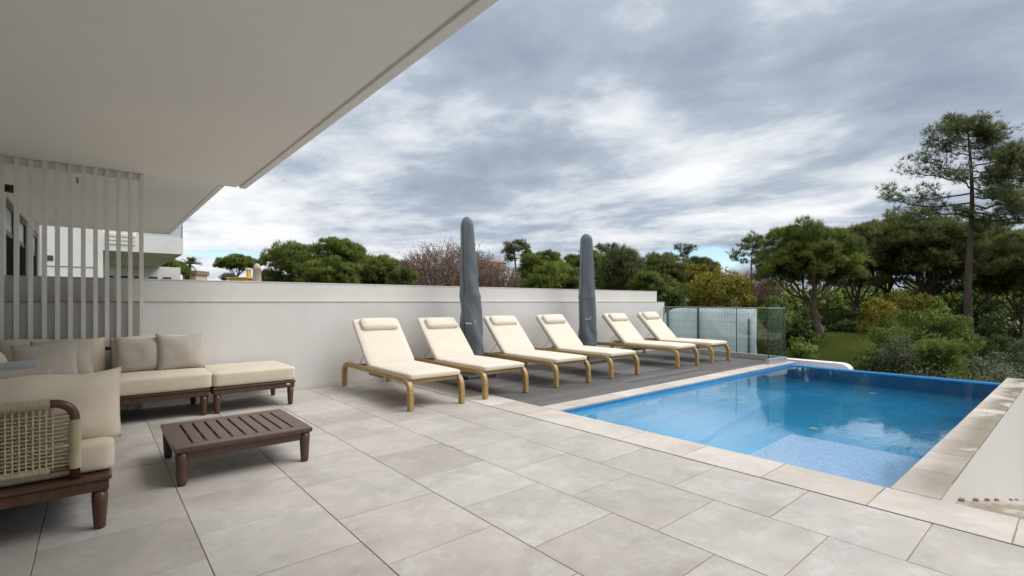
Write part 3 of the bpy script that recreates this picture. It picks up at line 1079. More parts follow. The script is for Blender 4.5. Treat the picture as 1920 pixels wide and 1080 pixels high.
# ------------------------------------------------------------------ covered parasols
def make_parasol(x, y, top, label, seed, lean):
    root = thing("covered_parasol", label, "parasol", (x, y, 0), 0, "parasols in grey covers")
    rg = np.random.default_rng(seed)
    z0 = 0.30
    fs = [k / 60 * .93 for k in range(61)] + [.942, .952, .962, .972, .980, .987, .993, .997, 1.0]
    n, sides = len(fs) - 1, 56
    V, F = [], []
    hgt = top - z0
    for i in range(n + 1):
        f = fs[i]
        z = z0 + hgt * f
        r = 0.180 - 0.078 * f ** 1.25
        if f > 0.93:
            q = (f - 0.93) / 0.07
            r *= math.sqrt(max(0.0, 1 - q * q * 0.988))
        r += 0.010 * math.exp(-((f - .44) / .02) ** 2)
        cx = lean * f * hgt
        for k in range(sides):
            a = 2 * math.pi * k / sides
            fold = 0.012 * math.sin(2 * a + seed + 2.5 * f) + 0.008 * math.sin(5 * a + 6 * f + seed) * (1.1 - f)
            # slack cloth: slanting drag folds in the lower half, gathers under the crown
            drag = math.sin(3 * a + 17 * f + 2.2 * math.sin(5 * f + seed)) * math.exp(-((f - .30) / .22) ** 2)
            fold += 0.014 * math.copysign(abs(drag) ** .6, drag)
            fold += 0.009 * math.sin(31 * f + 4 * a + seed) * math.exp(-((f - .12) / .10) ** 2)
            if f > .80:
                fold += 0.011 * (abs(math.sin(4.5 * a)) - .5) * min(1, (f - .80) / .1)
            rr = max(0.004, r + fold * min(1, r / .08))
            V.append((cx * SN + rr * math.cos(a), -cx * CS + rr * math.sin(a), z))
    for i in range(n):
        for k in range(sides):
            a = i * sides + k; b = i * sides + (k + 1) % sides
            F.append((a, b, b + sides, a + sides))
    F.append(tuple(range(n * sides, (n + 1) * sides)))
    cv = MB().add(V, F).make("cover", M['cover'], root, True)
    # zip seam running up the cover on the side turned to the terrace
    ks = int(round((math.atan2(-y, -x) - 0.75) / (2 * math.pi) * sides)) % sides
    cpts = []
    for i in range(1, n - 4, 2):
        c = Vector((lean * fs[i] * hgt * SN, -lean * fs[i] * hgt * CS, 0))
        p = Vector(V[i * sides + ks])
        o_ = Vector((p.x - c.x, p.y - c.y, 0)).normalized() * 0.002
        cpts.append(p + o_)
    MB().tube(cpts, 0.0055, 5).make("zip_seam", M['steel'], cv)
    ring = [Vector(V[2 * sides + k]) * 1.0 for k in range(sides)] + [Vector(V[2 * sides])]
    MB().tube(ring, 0.006, 5, False).make("hem_cord", M['cover'], cv)
    MB().tube([(0, 0, 0.02), (0, 0, 1.0)], 0.024, 12).make("pole", M['alu'], root)
    MB().box((-0.27, -0.27, 0.004), (0.27, 0.27, 0.05), 0.008).make("base_plate", M['granite'], root)
    MB().tube([(0, 0, 0.05), (0, 0, 0.32)], 0.034, 12).make("pole_socket", M['steel'], root)
    # printed mark on the side that faces the pool: a small script word and an orange drop above its end
    d = Vector((-x, -y, 0)).normalized()
    rt = Vector((-d.y, d.x, 0))
    zl = 0.86
    rad = 0.166
    mk = MB(); mo = MB()
    base = Vector((lean * (zl - z0) * SN, -lean * (zl - z0) * CS, zl))
    pts = []
    for k in range(49):
        q = k / 48
        u = -0.085 + 0.15 * q
        w = 0.011 * math.sin(q * 6.28 * 5.5) + 0.004 * math.sin(q * 31)
        th = u / rad
        nrm = d * math.cos(th) + rt * math.sin(th)
        pts.append(base + nrm * (rad + 0.006) + Vector((0, 0, w)))
    mk.tube(pts, 0.0042, 5)
    mk.make("printed_word", M['print'], cv)
    th = 0.062 / rad
    nrm = d * math.cos(th) + rt * math.sin(th)
    c = base + nrm * (rad + 0.008) + Vector((0, 0, 0.028))
    mo.tube([c - Vector((0, 0, 0.016)), c, c + Vector((0, 0, 0.016))], [0.006, 0.013, 0.002], 8)
    mo.make("printed_drop", M['printorange'], cv)
    return root


pa = make_parasol(4.63, 6.42, 2.57, "taller-looking grey covered parasol nearer the sofa, between second and third loungers", 3, -0.040)
pb = make_parasol(7.53, 6.50, 2.565, "grey covered parasol farther along the wall, between fourth and fifth loungers", 8, -0.014)
# pull cord beside the far one
cr = MB()
cr.tube([(-0.13, 0.03, 1.5), (-0.17, 0.0, 1.0), (-0.15, -.02, .6)], 0.004, 5)
cr.tube([(-0.12, 0.03, 1.5), (-0.135, 0.0, 1.0), (-0.16, -.02, .6)], 0.004, 5)
cr.make("pull_cord", M['steel'], pb)


# ------------------------------------------------------------------ sofa group
def leg(par, x, y, h=0.20, r=0.034, mat='darkwood', square=False):
    V, F = lathe([(r * .72, 0.006), (r * .78, 0.02), (r, h * .75), (r, h)], 18)
    lg_ = MB().add(V, F).make("leg", M[mat], par, True, (x, y, 0))
    V, F = lathe([(r * .55, 0.0), (r * .55, 0.006)], 12)
    MB().add(V, F).make("foot_pad", M['rubber'], lg_)
    return lg_


def sofa_frame(par, w, d, z0=0.205, z1=0.285):
    f = MB()
    t = 0.045
    f.box((0.012, 0.012, z0), (w - 0.012, 0.012 + t, z1 - .025), 0.006)
    f.box((0.012, d - 0.012 - t, z0), (w - 0.012, d - 0.012, z1 - .025), 0.006)
    f.box((0.014, 0.012 + t, z0), (0.014 + t, d - 0.012 - t, z1 - .025))
    f.box((w - 0.014 - t, 0.012 + t, z0), (w - 0.014, d - 0.012 - t, z1 - .025))
    f.make("frame", M['darkwood'], par)
    MB().box((0, 0, z1 - .024), (w, d, z1), 0.010).make("frame_top", M['darkwood'], par)
    for (x, y) in ((0.05, 0.05), (w - 0.05, 0.05), (0.05, d - 0.05), (w - 0.05, d - 0.05)):
        leg(par, x, y)


def seat(par, name, x0, x1, y0, y1, z0, z1, mat='cream2', bulge=.012):
    V, F = rbox(x1 - x0, y1 - y0, z1 - z0, 0.028, 14, bulge, 0.007)
    return MB().add(V, F).make(name, M[mat], par, True, ((x0 + x1) / 2, (y0 + y1) / 2, (z0 + z1) / 2))


def woven_panel(par, w, z0, z1, y, thick=0.0, detail=True):
    """woven rope back in the local X-Z plane at y"""
    r = 0.021
    zr = z1 - r
    fr = MB()
    cr_ = 0.085
    pts = [(0.0, y, 0.285), (0.0, y, zr - cr_)]
    for k in range(1, 8):
        a = math.pi - k / 8 * math.pi / 2
        pts.append((cr_ + cr_ * math.cos(a), y, zr - cr_ + cr_ * math.sin(a)))
    pts += [(cr_, y, zr), (w - cr_, y, zr)]
    for k in range(1, 8):
        a = math.pi / 2 - k / 8 * math.pi / 2
        pts.append((w - cr_ + cr_ * math.cos(a), y, zr - cr_ + cr_ * math.sin(a)))
    pts += [(w, y, zr - cr_), (w, y, 0.285)]
    fr.tube(pts, r, 14)
    wp = fr.make("back_rail", M['darkwood'], par, True)
    MB().tube([(0, y, z0), (w, y, z0)], 0.012, 8).make("lower_rail", M['darkwood'], par, True)
    nv = int((w - 2 * cr_) / 0.0232)
    vm = None
    for k in range(nv + 1):
        x = cr_ + (w - 2 * cr_) * k / nv
        sgn = 1 if k % 2 else -1
        key = sgn
        pp = [(0, y + 0.0035 * sgn * math.cos(q / 9 * math.pi * 9), z0 + (zr - z0) * q / 9) for q in range(10)]
        V, F = tube(pp, 0.0042, 5, False)
        obj("rope", mesh("rope", V, F, M['rope'], True), par, (x, 0, 0))
    nh = int((zr - 0.06 - z0) / 0.0176)
    for k in range(1, nh + 1):
        z = z0 + (zr - cr_ * .55 - z0) * k / (nh + .5)
        pp = [(w * q / 40, y + 0.0045 * math.cos(q * math.pi / 2 + k * math.pi), 0) for q in range(41)]
        V, F = tube(pp, 0.0034, 5, False)
        obj("rope", mesh("rope", V, F, M['rope'], True), par, (0, 0, z))
    # second rope layer round the rails, added to block light and darken the inside
    for k in range(nv):
        x = cr_ + (w - 2 * cr_) * (k + .5) / nv
        V, F = tube([(0, y + .030, z0), (0, y + .026, (z0 + zr) / 2), (0, y + .030, zr)], 0.0042, 5, False)
        obj("rope", mesh("rope", V, F, M['rope'], True), par, (x, 0, 0))
    for k in range(1, nh):
        z = z0 + (zr - cr_ * .55 - z0) * (k + .5) / (nh + .5)
        V, F = tube([(0, y + .022, 0), (w / 2, y + .026, 0), (w, y + .022, 0)], 0.0036, 5, False)
        obj("rope", mesh("rope", V, F, M['rope'], True), par, (0, 0, z))
    # tight wrapping round rails and posts
    wr = MB()
    def coil(c, axis, rad):
        V, F = [], []
        m, s = 10, 5
        for i in range(m):
            a = 2 * math.pi * i / m
            for j in range(s):
                b = 2 * math.pi * j / s
                q = rad + 0.0029 * math.cos(b)
                h = 0.0029 * math.sin(b)
                if axis == 'x':
                    V.append((c[0] + h, c[1] + q * math.cos(a), c[2] + q * math.sin(a)))
                else:
                    V.append((c[0] + q * math.cos(a), c[1] + q * math.sin(a), c[2] + h))
        for i in range(m):
            for j in range(s):
                F.append((i * s + j, ((i + 1) % m) * s + j, ((i + 1) % m) * s + (j + 1) % s, i * s + (j + 1) % s))
        wr.add(V, F)
    x = cr_ + 0.01
    while x < w - cr_ - .01:
        coil((x, y, zr), 'x', r + .002); coil((x, y, z0), 'x', 0.0145); x += 0.0062
    z = z0 + 0.0
    while z < zr - cr_ - .004:
        coil((0, y, z), 'z', r + .002); coil((w, y, z), 'z', r + .002); z += 0.0060
    w_ = wr.make("rope_wrapping", M['rope'], par, True); w_['kind'] = 'stuff'


# near sofa: its woven back is towards the camera
XL = -0.745
near = thing("sofa", "nearest sofa seat with woven rope back and rumpled cream cushion", "sofa", (XL + .018, 3.355, 0), 0, "sofa seats")
NWID = 0.80
sofa_frame(near, NWID, 0.84)
woven_panel(near, 0.652, 0.345, 0.705, 0.045)
seat(near, "seat_cushion", 0.0, 0.81, 0.085, 0.84, 0.287, 0.452)
# back cushion that leans on the woven back
V, F = pillow(0.89, 0.36, 0.215, 30, 77, 0.02)
V2 = []
for (x, y, z) in V:
    f = z / .36
    V2.append((x, y + 0.010 * math.sin(11 * x + 5 * z + 1) * f + .008 * math.sin(23 * x - 9 * z) * f,
               z + 0.014 * math.sin(5 * x + 1) * f + 0.040 * max(0, (x - .24) / .18) ** 1.5 * f))
MB().add(V2, F).make("back_cushion", M['cream2'], near, True, (0.402, 0.205, 0.437), (R(-4), 0, 0))

mid = thing("sofa", "corner sofa seat along the facade, mostly hidden behind the nearest cushion", "sofa", (XL, 4.215, 0), 0, "sofa seats")
sofa_frame(mid, 0.78, 1.80)
seat(mid, "seat_cushion", 0.04, 0.78, 0.0, 0.895, 0.287, 0.452)
seat(mid, "seat_cushion", 0.04, 0.78, 0.905, 1.80, 0.287, 0.452)
for q in range(2):
    V, F = pillow(0.82, 0.40, 0.20, 16, 40 + q)
    MB().add(V, F).make("back_cushion", M['cream2'], mid, True, (0.15, 0.48 + 0.92 * q, 0.43), (R(-8), 0, R(90)))
MB().tube([(0.0, 0.02, 0.28), (0.0, 0.02, 0.66), (0.0, 0.12, 0.73), (0.0, 1.68, 0.73), (0, 1.78, .66), (0, 1.78, .28)], 0.021, 12).make("back_rail", M['darkwood'], mid, True)

far = thing("sofa", "two-seat sofa against the garden wall with grey scatter pillows", "sofa", (XL, 6.025, 0), 0, "sofa seats")
FW = 1.68
sofa_frame(far, FW, 0.84)
seat(far, "seat_cushion", 0.0, 0.835, 0.0, 0.80, 0.287, 0.455)
seat(far, "seat_cushion", 0.842, FW + .02, -0.01, 0.80, 0.287, 0.455)
MB().tube([(0.02, 0.80, 0.28), (0.02, 0.80, 0.62), (0.10, 0.80, 0.70), (FW - .1, 0.80, 0.70), (FW - .02, 0.80, .62), (FW - .02, 0.80, .28)], 0.021, 12).make("back_rail", M['darkwood'], far, True)
for q, (a, b) in enumerate(((0.03, 0.845), (0.872, 1.69))):
    V, F = pillow(b - a, 0.40, 0.20, 18, 50 + q, 0.035)
    MB().add(V, F).make("back_cushion", M['cream2'], far, True, ((a + b) / 2, 0.66, 0.435), (R(-9), 0, 0))

ott = thing("ottoman", "square cream ottoman on dark wooden legs beside the far sofa", "ottoman", (0.955, 6.01, 0))
sofa_frame(ott, 0.845, 0.83)
seat(ott, "seat_cushion", 0.0, 0.845, 0.0, 0.83, 0.287, 0.445)
MB().box((0.74, -0.0015, 0.242), (0.775, 0.012, 0.256)).make("maker_tag", M['print'], ott)

# loose pillows
def put_pillow(x, y, z, w, h, t, rx, rz, mat, label, seed, ry=0):
    V, F = pillow(w, h, t, 18, seed)
    o = MB().add(V, F).make("pillow", M[mat], None, True, (x, y, z), (R(rx), R(ry), R(rz)))
    tag(o, label, "pillow", "scatter pillows on the sofas")


put_pillow(0.365, 6.50, 0.455, 0.42, 0.38, 0.15, -12, 0, 'greige', "greige pillow on the far sofa, left of the pair by the ottoman", 61)
put_pillow(0.735, 6.46, 0.455, 0.45, 0.40, 0.16, -14, 6, 'greige', "greige pillow at the far sofa's end, next to the ottoman", 62)
put_pillow(-0.225, 6.36, 0.455, 0.46, 0.40, 0.14, -16, 4, 'greige', "greige pillow in the sofa corner, rear one of the leaning pair", 63)
put_pillow(-0.33, 6.16, 0.455, 0.46, 0.38, 0.15, -20, 6, 'greige', "greige pillow in the sofa corner, front one of the leaning pair", 64)
put_pillow(-0.36, 3.72, 0.50, 0.45, 0.38, 0.15, 20, 0, 'greige', "greige pillow standing against the nearest sofa's back cushion", 65, -5)
put_pillow(-0.44, 3.92, 0.49, 0.46, 0.42, 0.14, 24, 3, 'bluegrey', "blue grey pillow behind the greige one on the nearest sofa", 66, -3)

# coffee table
tb = thing("coffee_table", "low square dark wooden coffee table with slatted top", "table", (0.39, 3.79, 0))
TW, TD, TZ = 0.865, 0.85, 0.255
f = MB()
f.box((0.03, 0.03, 0.165), (TW - 0.03, 0.065, 0.222), 0.004)
f.box((0.03, TD - 0.065, 0.165), (TW - 0.03, TD - 0.03, 0.222), 0.004)
f.box((0.031, 0.065, 0.166), (0.064, TD - 0.065, 0.222))
f.box((TW - 0.064, 0.065, 0.166), (TW - 0.031, TD - 0.065, 0.222))
f.make("apron", M['tablewood'], tb)
br = 0.105
fr = MB()
fr.box((0, 0, 0.2225), (TW, br, TZ), 0.007)
fr.box((0, TD - br, 0.2225), (TW, TD, TZ), 0.007)
fr.box((0, br - .001, 0.223), (br, TD - br + .001, TZ - .0006))
fr.box((TW - br, br - .001, 0.223), (TW, TD - br + .001, TZ - .0006))
fr.make("top_frame", M['tablewood'], tb)
nsl, gap = 8, 0.014
sw = (TW - 2 * br - gap * (nsl + 1)) / nsl
V, F = box((0, br - .0005, 0.226), (sw, TD - br + .0005, TZ - 0.001), 0.003)
slm = mesh("slat", V, F, M['tablewood'])
for k in range(nsl):
    obj("slat", slm, tb, (br + gap + k * (sw + gap), 0, 0))
MB().box((0.10, TD / 2 - .03, 0.205), (TW - .10, TD / 2 + .03, 0.2245)).make("cross_bar", M['tablewood'], tb)
for (x, y) in ((0.045, 0.045), (TW - 0.045, 0.045), (0.045, TD - 0.045), (TW - 0.045, TD - 0.045)):
    leg(tb, x, y, 0.222, 0.036, 'tablewood')


# ------------------------------------------------------------------ far houses
def hb(par, name, a, b, mat):
    return wbox(par, name, a, b, M[mat])


wv = thing("white_villa", "white villa behind the slats with cantilevered balcony and glass rail", "house", (0.4, 42, GZ))
hb(wv, "wall", (-6, 42.0, GZ), (0.45, 50, 9.5), 'white')
hb(wv, "string_course", (-6, 41.97, 3.42), (0.1, 41.998, 3.47), 'brownroof')
hb(wv, "wall", (0.452, 58.2, GZ), (6.5, 60, 4.598), 'white')
hb(wv, "vent", (-2.36, 41.96, 3.78), (-1.95, 41.998, 4.10), 'frame')
hb(wv, "balcony", (0.452, 42.0, 4.60), (4.85, 60, 5.75), 'white')
hb(wv, "glass_rail", (2.2, 42.05, 5.752), (4.75, 42.08, 6.6), 'glassedgelight')
hb(wv, "rail_post", (4.76, 42.03, 5.752), (4.82, 42.10, 6.75), 'frame')
for k in range(5):
    hb(wv, "louvre_slat", (0.6, 41.93, 5.05 + k * .26), (2.15, 41.99, 5.18 + k * .26), 'whitemetal')
hb(wv, "wall", (0.6, 43.2, 5.752), (2.15, 47.8, 7.4), 'white')
for k in range(5):
    hb(wv, "window", (0.7 + k * 1.1, 58.1, 2.3), (1.35 + k * 1.1, 58.198, 3.6), 'frame')

x_, y_ = polar(366, 60)
ch = thing("cream_house", "small cream house with brown roof below the palm", "house", (x_, y_, GZ))
def local_house(par, w, d, h, wallm, roofm, roofh=0.35, gable=False):
    MB().box((-w / 2, -d / 2, 0), (w / 2, d / 2, h)).make("wall", M[wallm], par)
    if gable:
        V = [(-w / 2 - .3, -d / 2 - .3, h), (w / 2 + .3, -d / 2 - .3, h), (w / 2 + .3, d / 2 + .3, h), (-w / 2 - .3, d / 2 + .3, h),
             (-w / 2 + 1.2, 0, h + roofh), (w / 2 - 1.2, 0, h + roofh)]
        F = [(0, 3, 2, 1), (0, 1, 5, 4), (1, 2, 5), (2, 3, 4, 5), (3, 0, 4)]
        MB().add(V, F).make("roof", M[roofm], par)
    else:
        MB().box((-w / 2 - .15, -d / 2 - .15, h), (w / 2 + .15, d / 2 + .15, h + roofh)).make("roof", M[roofm], par)


local_house(ch, 1.6, 2.2, 1.2 + 60 * 50 / 920 - GZ, 'creamwall', 'brownroof', 0.5)
ch.rotation_euler = (0, 0, -R(40.4))
MB().box((-0.55, -1.115, 5.2), (0.05, -1.101, 6.6)).make("window", M['frame'], ch)
x_, y_ = polar(276, 62)
c2 = thing("cream_house", "pale cream house end showing under the balcony, left of the small pine", "house", (x_, y_, GZ), -R(40.4))
local_house(c2, 1.2, 2, 1.2 + 62 * 48 / 920 - GZ, 'creamwall', 'creamwall', 0.15)
x_, y_ = polar(458, 55)
yh = thing("yellow_house", "yellow house top with square chimney showing over the wall", "house", (x_, y_, GZ), -R(40.4))
local_house(yh, 1.9, 3, 1.2 + 55 * 43 / 920 - GZ, 'yellow', 'yellow', 0.12)
MB().box((0.40, -.35, 5.5), (0.62, .35, 7.10)).make("chimney", M['yellow'], yh)
MB().box((0.34, -.42, 7.10), (0.68, .42, 7.28)).make("chimney_cap", M['whitemetal'], yh)
x_, y_ = polar(768, 75)
th = thing("tiled_house", "white house with terracotta roof showing between pines and the dead tree", "house", (x_, y_, GZ), -R(40.4))
local_house(th, 4.2, 5, 1.2 + 75 * 58 / 920 - GZ, 'white', 'terracotta', 0.9, True)
x_, y_ = polar(930, 80)
th2 = thing("tiled_house", "sandy roofed house just above the dead trees beside the near parasol", "house", (x_, y_, GZ), -R(40.4))
local_house(th2, 2.6, 4, 1.2 + 80 * 72 / 920 - GZ, 'creamwall', 'terracotta', 0.8, True)
x_, y_ = polar(482, 22)
bp_ = thing("closed_parasol", "closed beige parasol standing beyond the garden wall", "parasol", (x_, y_, GZ))
zt = zat(494, 22) - GZ
MB().tube([(0, 0, 0), (0, 0, zt)], 0.03, 8).make("pole", M['whitemetal'], bp_)
V, F = [], []
prof = [(0.17, zt - 1.5), (0.175, zt - 0.9), (0.155, zt - 0.26), (0.165, zt - 0.25), (0.085, zt - 0.03), (0.03, zt)]
for (r_, z_) in prof:
    for k in range(24):
        a = 2 * math.pi * k / 24
        rr = r_ * (1 + 0.13 * math.sin(a * 8))
        V.append((rr * math.cos(a), rr * math.sin(a), z_))
for i in range(len(prof) - 1):
    for k in range(24):
        a = i * 24 + k; b = i * 24 + (k + 1) % 24
        F.append((a, b, b + 24, a + 24))
MB().add(V, F).make("canopy", M['beigecloth'], bp_, True)


# ------------------------------------------------------------------ vegetation
def unit(v):
    return v / (np.linalg.norm(v, axis=-1, keepdims=True) + 1e-9)


def tri_mesh(name, V, N, tint, mat):
    """V (n,3,3) triangles, N optional shading normals per triangle, a tint per triangle"""
    n = len(V)
    me = bpy.data.meshes.new(name)
    me.vertices.add(n * 3)
    me.vertices.foreach_set('co', V.reshape(-1).astype(np.float32))
    me.loops.add(n * 3)
    me.loops.foreach_set('vertex_index', np.arange(n * 3, dtype=np.int32))
    me.polygons.add(n)
    me.polygons.foreach_set('loop_start', np.arange(0, n * 3, 3, dtype=np.int32))
    me.materials.append(mat)
    at = me.attributes.new('tint', 'FLOAT', 'POINT')
    at.data.foreach_set('value', np.repeat(tint, 3).astype(np.float32))
    me.update(calc_edges=True)
    if N is not None:
        me.polygons.foreach_set('use_smooth', np.ones(n, dtype=bool))
        me.normals_split_custom_set_from_vertices(np.repeat(N, 3, 0).astype(np.float32))
    return me


def tufts(rg, pos, nrm, tint, k, L, w, spread=0.75):
    """k needle-like blades at each position"""
    n = len(pos)
    d = unit(np.repeat(nrm, k, 0) + rg.normal(0, spread * .6, (n * k, 3)))
    p = np.repeat(pos, k, 0) + rg.normal(0, L * .12, (n * k, 3))
    ln = L * rg.uniform(.65, 1.15, (n * k, 1))
    side = unit(np.cross(d, rg.normal(0, 1, (n * k, 3))))
    a = p - side * w / 2; b = p + side * w / 2; c = p + d * ln
    t = np.clip(np.repeat(tint, k) + rg.normal(0, .05, n * k), 0, 1)
    return np.stack([a, b, c], 1), t


def leaves(rg, pos, nrm, tint, L, w, spread=1.0):
    n = len(pos)
    d = unit(nrm + rg.normal(0, spread * .7, (n, 3)))
    side = unit(np.cross(d, rg.normal(0, 1, (n, 3))))
    ln = L * rg.uniform(.6, 1.2, (n, 1)); ww = w * rg.uniform(.7, 1.2, (n, 1))
    tip = pos + d * ln; mid = pos + d * ln * .45
    t1 = np.stack([pos, mid + side * ww / 2, tip], 1)
    t2 = np.stack([pos, tip, mid - side * ww / 2], 1)
    t = np.clip(tint + rg.normal(0, .1, n), 0, 1)
    return np.concatenate([t1, t2]), np.concatenate([t, t])


def sphere_dirs(rg, n, zmin=-1.0):
    z = rg.uniform(zmin, 1, n); a = rg.uniform(0, 2 * math.pi, n)
    s = np.sqrt(1 - z * z)
    return np.stack([s * np.cos(a), s * np.sin(a), z], 1)


def clump_cloud(rg, centers, cr, per, squash=.75, zmin=-.55):
    """points on the upper/outer shells of clumps, their outward normals and tints"""
    n = len(centers)
    dirs = sphere_dirs(rg, n * per, zmin)
    rr = np.repeat(cr, per)[:, None] * rg.uniform(.55, 1.05, (n * per, 1))
    pos = np.repeat(centers, per, 0) + dirs * rr * np.array((1, 1, squash))
    base = np.repeat(rg.uniform(.18, .72, n), per)
    tint = base + rg.normal(0, .12, n * per)
    return pos, dirs, np.clip(tint, 0, 1)


def trunk_mesh(paths, mat, name="trunk"):
    mb = MB()
    for (pts, radii, sides) in paths:
        mb.tube(pts, radii, sides, False)
    return mesh(name, mb.V, mb.F, mat, True)


def curve_pts(a, b, sag=0.0, n=5, rg=None, jit=0.0):
    a = np.array(a, float); b = np.array(b, float)
    out = []
    for i in range(n + 1):
        f = i / n
        p = a + (b - a) * f
        p[2] += sag * math.sin(math.pi * f)
        if rg is not None and 0 < i < n:
            p += rg.normal(0, jit, 3)
        out.append(p)
    return out


def cam_right():
    return np.array((SN, -CS, 0.0)), np.array((CS, SN, 0.0))


RT, FW_ = cam_right()


def place(px, d):
    x, y = polar(px, d)
    return (x, y, ground_z(x, y))


def dome_tree(px, d, top, width, thick, label, seed, mat='pine', bark='bark', trunk_px=None, trunk_r=0.16, cat="tree", name="pine_tree",
              lobes=18, sub=13, per=30, L=.32, w=.042, k=6, group="pines beyond the garden wall", limbs=8, depthf=.8, low=-.12, lsz=.40):
    """stone pine: big rounded lobes, each built of small needle clumps, over bare spreading limbs.
    px,d: bearing and depth; top: image row of the crown's top; width, thick: crown size in image px"""
    rg = np.random.default_rng(seed)
    m = d / 920
    bx, by, bz = place(trunk_px if trunk_px is not None else px, d)
    cx, cy = polar(px, d)
    zt = zat(top, d)
    rx = width * m / 2; rz = thick * m; ry = rx * depthf
    root = thing(name, label, cat, (bx, by, bz), 0, group)
    c0 = np.array((cx - bx, cy - by, zt - rz - bz))
    # lobes spread evenly over the dome
    gi = np.arange(lobes) + .5
    zz = 1 - gi / lobes * (1 - low)
    aa = gi * 2.39996 + rg.uniform(0, 6.28)
    ss = np.sqrt(np.clip(1 - zz * zz, 0, 1))
    dirs = np.stack([ss * np.cos(aa), ss * np.sin(aa), zz], 1) + rg.normal(0, .10, (lobes, 3))
    lr = rg.uniform(.72, 1.2, lobes) * min(rx, rz * 1.5) * lsz
    rad = np.clip(1 - lr / np.maximum(rx, rz) * .8, .3, 1) * rg.uniform(.86, 1.04, lobes)
    lc = RT * (dirs[:, :1] * rx * rad[:, None]) + FW_ * (dirs[:, 1:2] * ry * rad[:, None])
    lc[:, 2] = np.where(dirs[:, 2] > 0, dirs[:, 2] * (rz - lr * .62), dirs[:, 2] * rz * .6)
    lc = lc + c0
    ltint = rg.uniform(-.16, .16, lobes)
    # clumps over every lobe
    sd_ = sphere_dirs(rg, lobes * sub, -.45)
    lrr = np.repeat(lr, sub)
    cen = np.repeat(lc, sub, 0) + sd_ * lrr[:, None] * np.array((1, 1, .72)) * rg.uniform(.70, 1.0, (lobes * sub, 1))
    cr = lrr * rg.uniform(.26, .44, lobes * sub)
    pd = sphere_dirs(rg, len(cen) * per, -.45)
    pos = np.repeat(cen, per, 0) + pd * np.repeat(cr, per)[:, None] * rg.uniform(.5, 1.05, (len(cen) * per, 1)) * np.array((1, 1, .75))
    tint = np.repeat(np.repeat(ltint, sub) + rg.uniform(.30, .70, len(cen)), per) + rg.normal(0, .05, len(pos))
    nrm = unit(pd + np.repeat(sd_, per, 0) * .5 + np.array((0, 0, .55)))
    V, t = tufts(rg, pos, nrm, np.clip(tint, 0, 1), k, L, w)
    N = unit(np.repeat(nrm, k, 0) + rg.normal(0, .16, (len(V), 3)))
    obj("crown", tri_mesh("crown", V, N, t, M[mat]), root)
    # trunk and limbs
    fork = np.array((c0[0] * .55, c0[1] * .55, max(c0[2] - rz * .40 - rx * .16, 0.8)))
    paths = [(curve_pts((0, 0, -.3), fork, 0, 6, rg, trunk_r * .30), list(np.linspace(trunk_r * 1.2, trunk_r * .8, 7)), 10)]
    pick = rg.permutation(lobes)[:limbs]
    for q in pick:
        e = lc[q]
        st_ = fork + np.array((0, 0, rg.uniform(-.8, .3) * rx * .18))
        paths.append((curve_pts(st_, e, -0.10 * np.linalg.norm(e - st_), 6, rg, rx * .03), list(np.linspace(trunk_r * .42, trunk_r * .10, 7)), 6))
        for s_ in range(4):
            e2 = cen[q * sub + rg.integers(0, sub)]
            f = rg.uniform(.4, .8)
            b = st_ + (e - st_) * f; b[2] -= .10 * np.linalg.norm(e - st_) * math.sin(math.pi * f)
            paths.append((curve_pts(b, e2, 0, 4, rg, rx * .02), list(np.linspace(trunk_r * .18, trunk_r * .04, 5)), 5))
    obj("trunk", trunk_mesh(paths, M[bark]), root)
    return root


